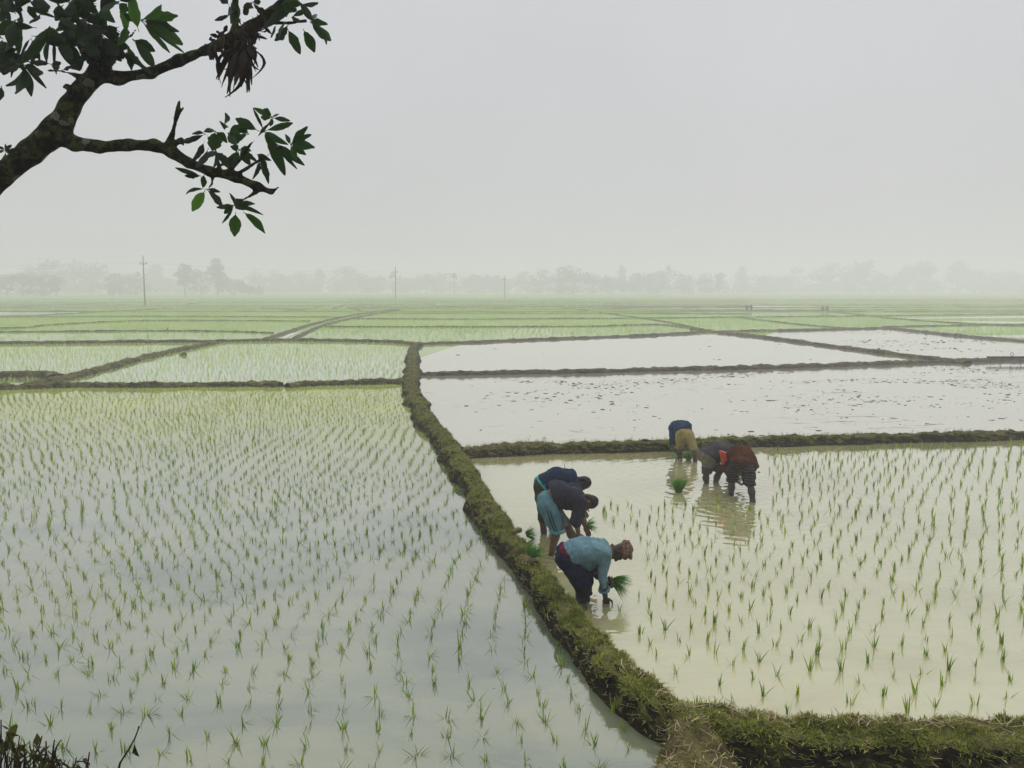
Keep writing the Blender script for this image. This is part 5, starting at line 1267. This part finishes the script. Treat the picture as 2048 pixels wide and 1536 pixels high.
def person_six():
    base = gz(1486, 998, 0.); lat = -X
    pel = P(1483, 928, 12.5); wa = P(1481, 912, 12.72); ch = P(1478, 910, 13.0); nk = P(1474, 920, 13.2); hc = P(1472, 930, 13.28)
    hR = pel + X * .10 - Z * .02; hL = pel - X * .10 - Z * .02
    kR = P(1500, 966, 12.22); aR = gz(1508, 1004, -.10); kL = P(1463, 960, 12.58); aL = gz(1462, 990, -.10)
    sR = P(1502, 916, 12.98); eR = P(1509, 938, 12.8); wR = P(1494, 955, 12.85); sL = P(1456, 917, 13.0); eL = P(1450, 936, 12.9); wL = P(1474, 962, 13.0)
    u = nrm(Yv * .5 - Z * .8); f = nrm(-Z * .5 - Yv * .7)
    b = SDF(.03); torso(b, pel, wa, ch, nk, X); leg(b, hR, kR, aR, aR + Yv * .17 - Z * .04); leg(b, hL, kL, aL, aL + Yv * .17 - Z * .04)
    arm(b, sR, eR, wR, nrm(wR - eR), Yv, .9); arm(b, sL, eL, wL, nrm(wL - eL), Yv, .8); head(b, hc, u, f, nk)
    o = person('farmer in rust brown jacket and striped waistcloth stooping at the planted rows', base, b, skin_mat('grey_mud_skin', (.06, .05, .036), .3))
    s = SDF(.06); torso(s, pel + Z * .0, wa + Z * .02, ch + Z * .015, nk, X, (.142, .15, .135), (.052, .075, .07))
    s.chain([pel - Z * .14 + Yv * .02, wa - Z * .14], [.12, .12], .08); s.chain([sR, eR, eR * .7 + wR * .3], [.10, .075, .06], .05); s.chain([sL, eL], [.095, .075], .05)
    s.cut(pel - Z * .19 - Yv * .0, -Z * .9 - Yv * .1 + X * .22)
    part('jacket', s.mesh(H, folds(.016, 7, 53)), cloth('rust_cloth', (.075, .025, .011), (.018, .009, .006), scale=3.5), o)
    w = SDF(.05)
    for hp, kn, an, r in ((hR, kR, aR, .098), (hL, kL, aL, .085)): w.chain([hp, hp * .5 + kn * .5, kn * .92 + an * .08], [.118, .108, r], .04)
    w.cone(pel + X * .05, pel - X * .05, .125, .125, .05); w.cut(pel + Z * .05, Z); w.cut(kR * .9 + aR * .1, -Z * .95 + X * .1)
    part('waistcloth', w.mesh(H, folds(.014, 9, 55)), cloth('striped_cloth', (.014, .013, .016), (.02, .018, .02), stripes=(2, 150, (.085, .082, .086), .9, 7)), o, 'black waistcloth with thin white stripes')
    fl = SDF(.02); A = P(1441, 903, 12.93); B = P(1459, 911, 12.86); D_ = P(1446, 929, 12.86)
    for i in range(7):
        t = i / 6; p, q = A * (1 - t) + B * t, A * (1 - t) * .12 + B * t * .12 + D_ * .88; fl.cone(p, q + (A * (1 - t) + B * t - (A + B) / 2) * .1 - (A * (1 - t) * .12 + B * t * .12 - (A + B) * .06), .022, .016, .02)
    part('jacket_lining', fl.mesh(H, folds(.006, 14, 5)), cloth('orange_cloth', (.52, .075, .02), (.36, .05, .015)), o, 'bright orange lining flap')
    ed = MB(); ed.tube([A + Z * .015 - X * .01, A * .5 + B * .5 + Z * .022, B + Z * .015], [.008, .009, .007], 6); part('lining_hem', (np.concatenate(ed.v), np.concatenate(ed.f)), cloth('pale_hem', (.5, .45, .42)), o)
    part('hair', hair(hc, u, f), M['hair'], o)
    bundle_mesh('seedling_bundle', P(1489, 953, 12.42), 90, .20, .5, X * -.25 + Z * .35 - Yv * .75 + X * -.2, 'small seedling bundle with trailing roots at knees of brown-jacketed farmer', .16, droop=.3)
person_six()

# loose bundles
b = G(1357, 984); bundle_mesh('seedling_bundle', b + Z * -.03, 260, .30, .46, Z, 'bushy green seedling bundle standing alone in open khaki water', droop=.45, wid=.011)
b = G(1058, 1118, .27); bundle_mesh('seedling_bundle', b + Z * .03, 200, .20, .75, X * .5 + Z * .6 + Yv * .5, 'green seedling bundle with pale roots lying on the mossy bund', .09, droop=.9)
b = G(1052, 1072, .05); bundle_mesh('seedling_bundle', b + Z * .02, 90, .17, .8, X * .85 + Z * .3, 'small seedling bundle at the bund edge left of turquoise shorts', .0, droop=1.0)
b = G(1343, 902, 0); bundle_mesh('seedling_bundle', b, 110, .24, .8, X * .2 + Z, 'seedling bundle in water left of the khaki trousers', droop=.8, wid=.012)
b = G(1390, 920, 0); bundle_mesh('seedling_bundle', b - X * .12, 110, .22, .8, Z - X * .3, 'seedling bundle in water between the feet of khaki trousers', droop=.8, wid=.012)
b = G(1034, 1063, .27); v, f = SDF(.03).cone((-.05, 0, .0), (.04, .02, .01), .035, .03).cone((0, .04, .01), (.04, .0, .03), .028, .02).mesh(.01, folds(.01, 22, 3))
tag(mesh_np('root_clump', v, f, M['root'], loc=b), 'tan clump of roots on the bund above the small seedling bundle', 'clump')

# far stooped workers
def far_worker(px, py, Y_, label, top, low, flip):
    base = G(px, py); b = SDF(.06); s = flip
    b.chain([(-.1, -.02, -.2), (-.1, .02, .42), (-.09, 0, .82)], [.07, .08, .14]).chain([(.1, .08, -.2), (.1, .05, .42), (.09, 0, .82)], [.07, .08, .14])
    b.chain([(0, 0, .86), (.02 * s, .2, .98), (.04 * s, .42, .92)], [.17, .19, .17]).cone((.04 * s, .52, .84), (.05 * s, .6, .78), .10, .09)
    b.chain([(.2, .40, .88), (.22, .42, .55), (.16, .4, .25)], [.07, .05, .04]).chain([(-.18, .40, .88), (-.2, .42, .55), (-.14, .4, .25)], [.07, .05, .04])
    v, f = b.mesh(.025); o = mesh_np('person', v, f, M['farskin'], loc=base); o.scale = (.8, .8, .72); tag(o, label, 'person', 'workers in the far flooded strip')
    g = SDF(.06); g.chain([(0, 0, .9), (.02 * s, .2, .99), (.04 * s, .42, .93)], [.19, .21, .19]).chain([(.2, .40, .88), (.22, .42, .6)], [.085, .065]).chain([(-.18, .40, .88), (-.2, .42, .6)], [.085, .065])
    v, f = g.mesh(.025, folds(.02, 6, 3)); mesh_np('shirt', v, f, top, o)
    g = SDF(.06); g.chain([(-.1, .02, .3), (-.09, 0, .8)], [.10, .15]).chain([(.1, .05, .3), (.09, 0, .8)], [.10, .15]); v, f = g.mesh(.025, folds(.02, 6, 5)); mesh_np('trousers', v, f, low, o)
M['farskin'] = plain('far_skin', (.06, .04, .03)); M['gtop'] = plain('grey_shirt', (.05, .055, .06)); M['glow'] = plain('grey_trousers', (.08, .08, .075)); M['ptop'] = plain('pale_shirt', (.22, .23, .18))
far_worker(1494, 621, 0, 'tiny dark figure on left of the pair stooping in the far white strip', M['gtop'], M['glow'], -1)
far_worker(1502.5, 620.5, 0, 'tiny dark figure on right of the pair stooping in the far white strip', M['gtop'], M['gtop'], 1)
far_worker(1646, 623, 0, 'tiny pale figure on left of the pair at right end of far white strip', M['ptop'], M['glow'], 1)
far_worker(1655, 623, 0, 'tiny pale figure on right of the pair at right end of far white strip', M['ptop'], M['ptop'], -1)
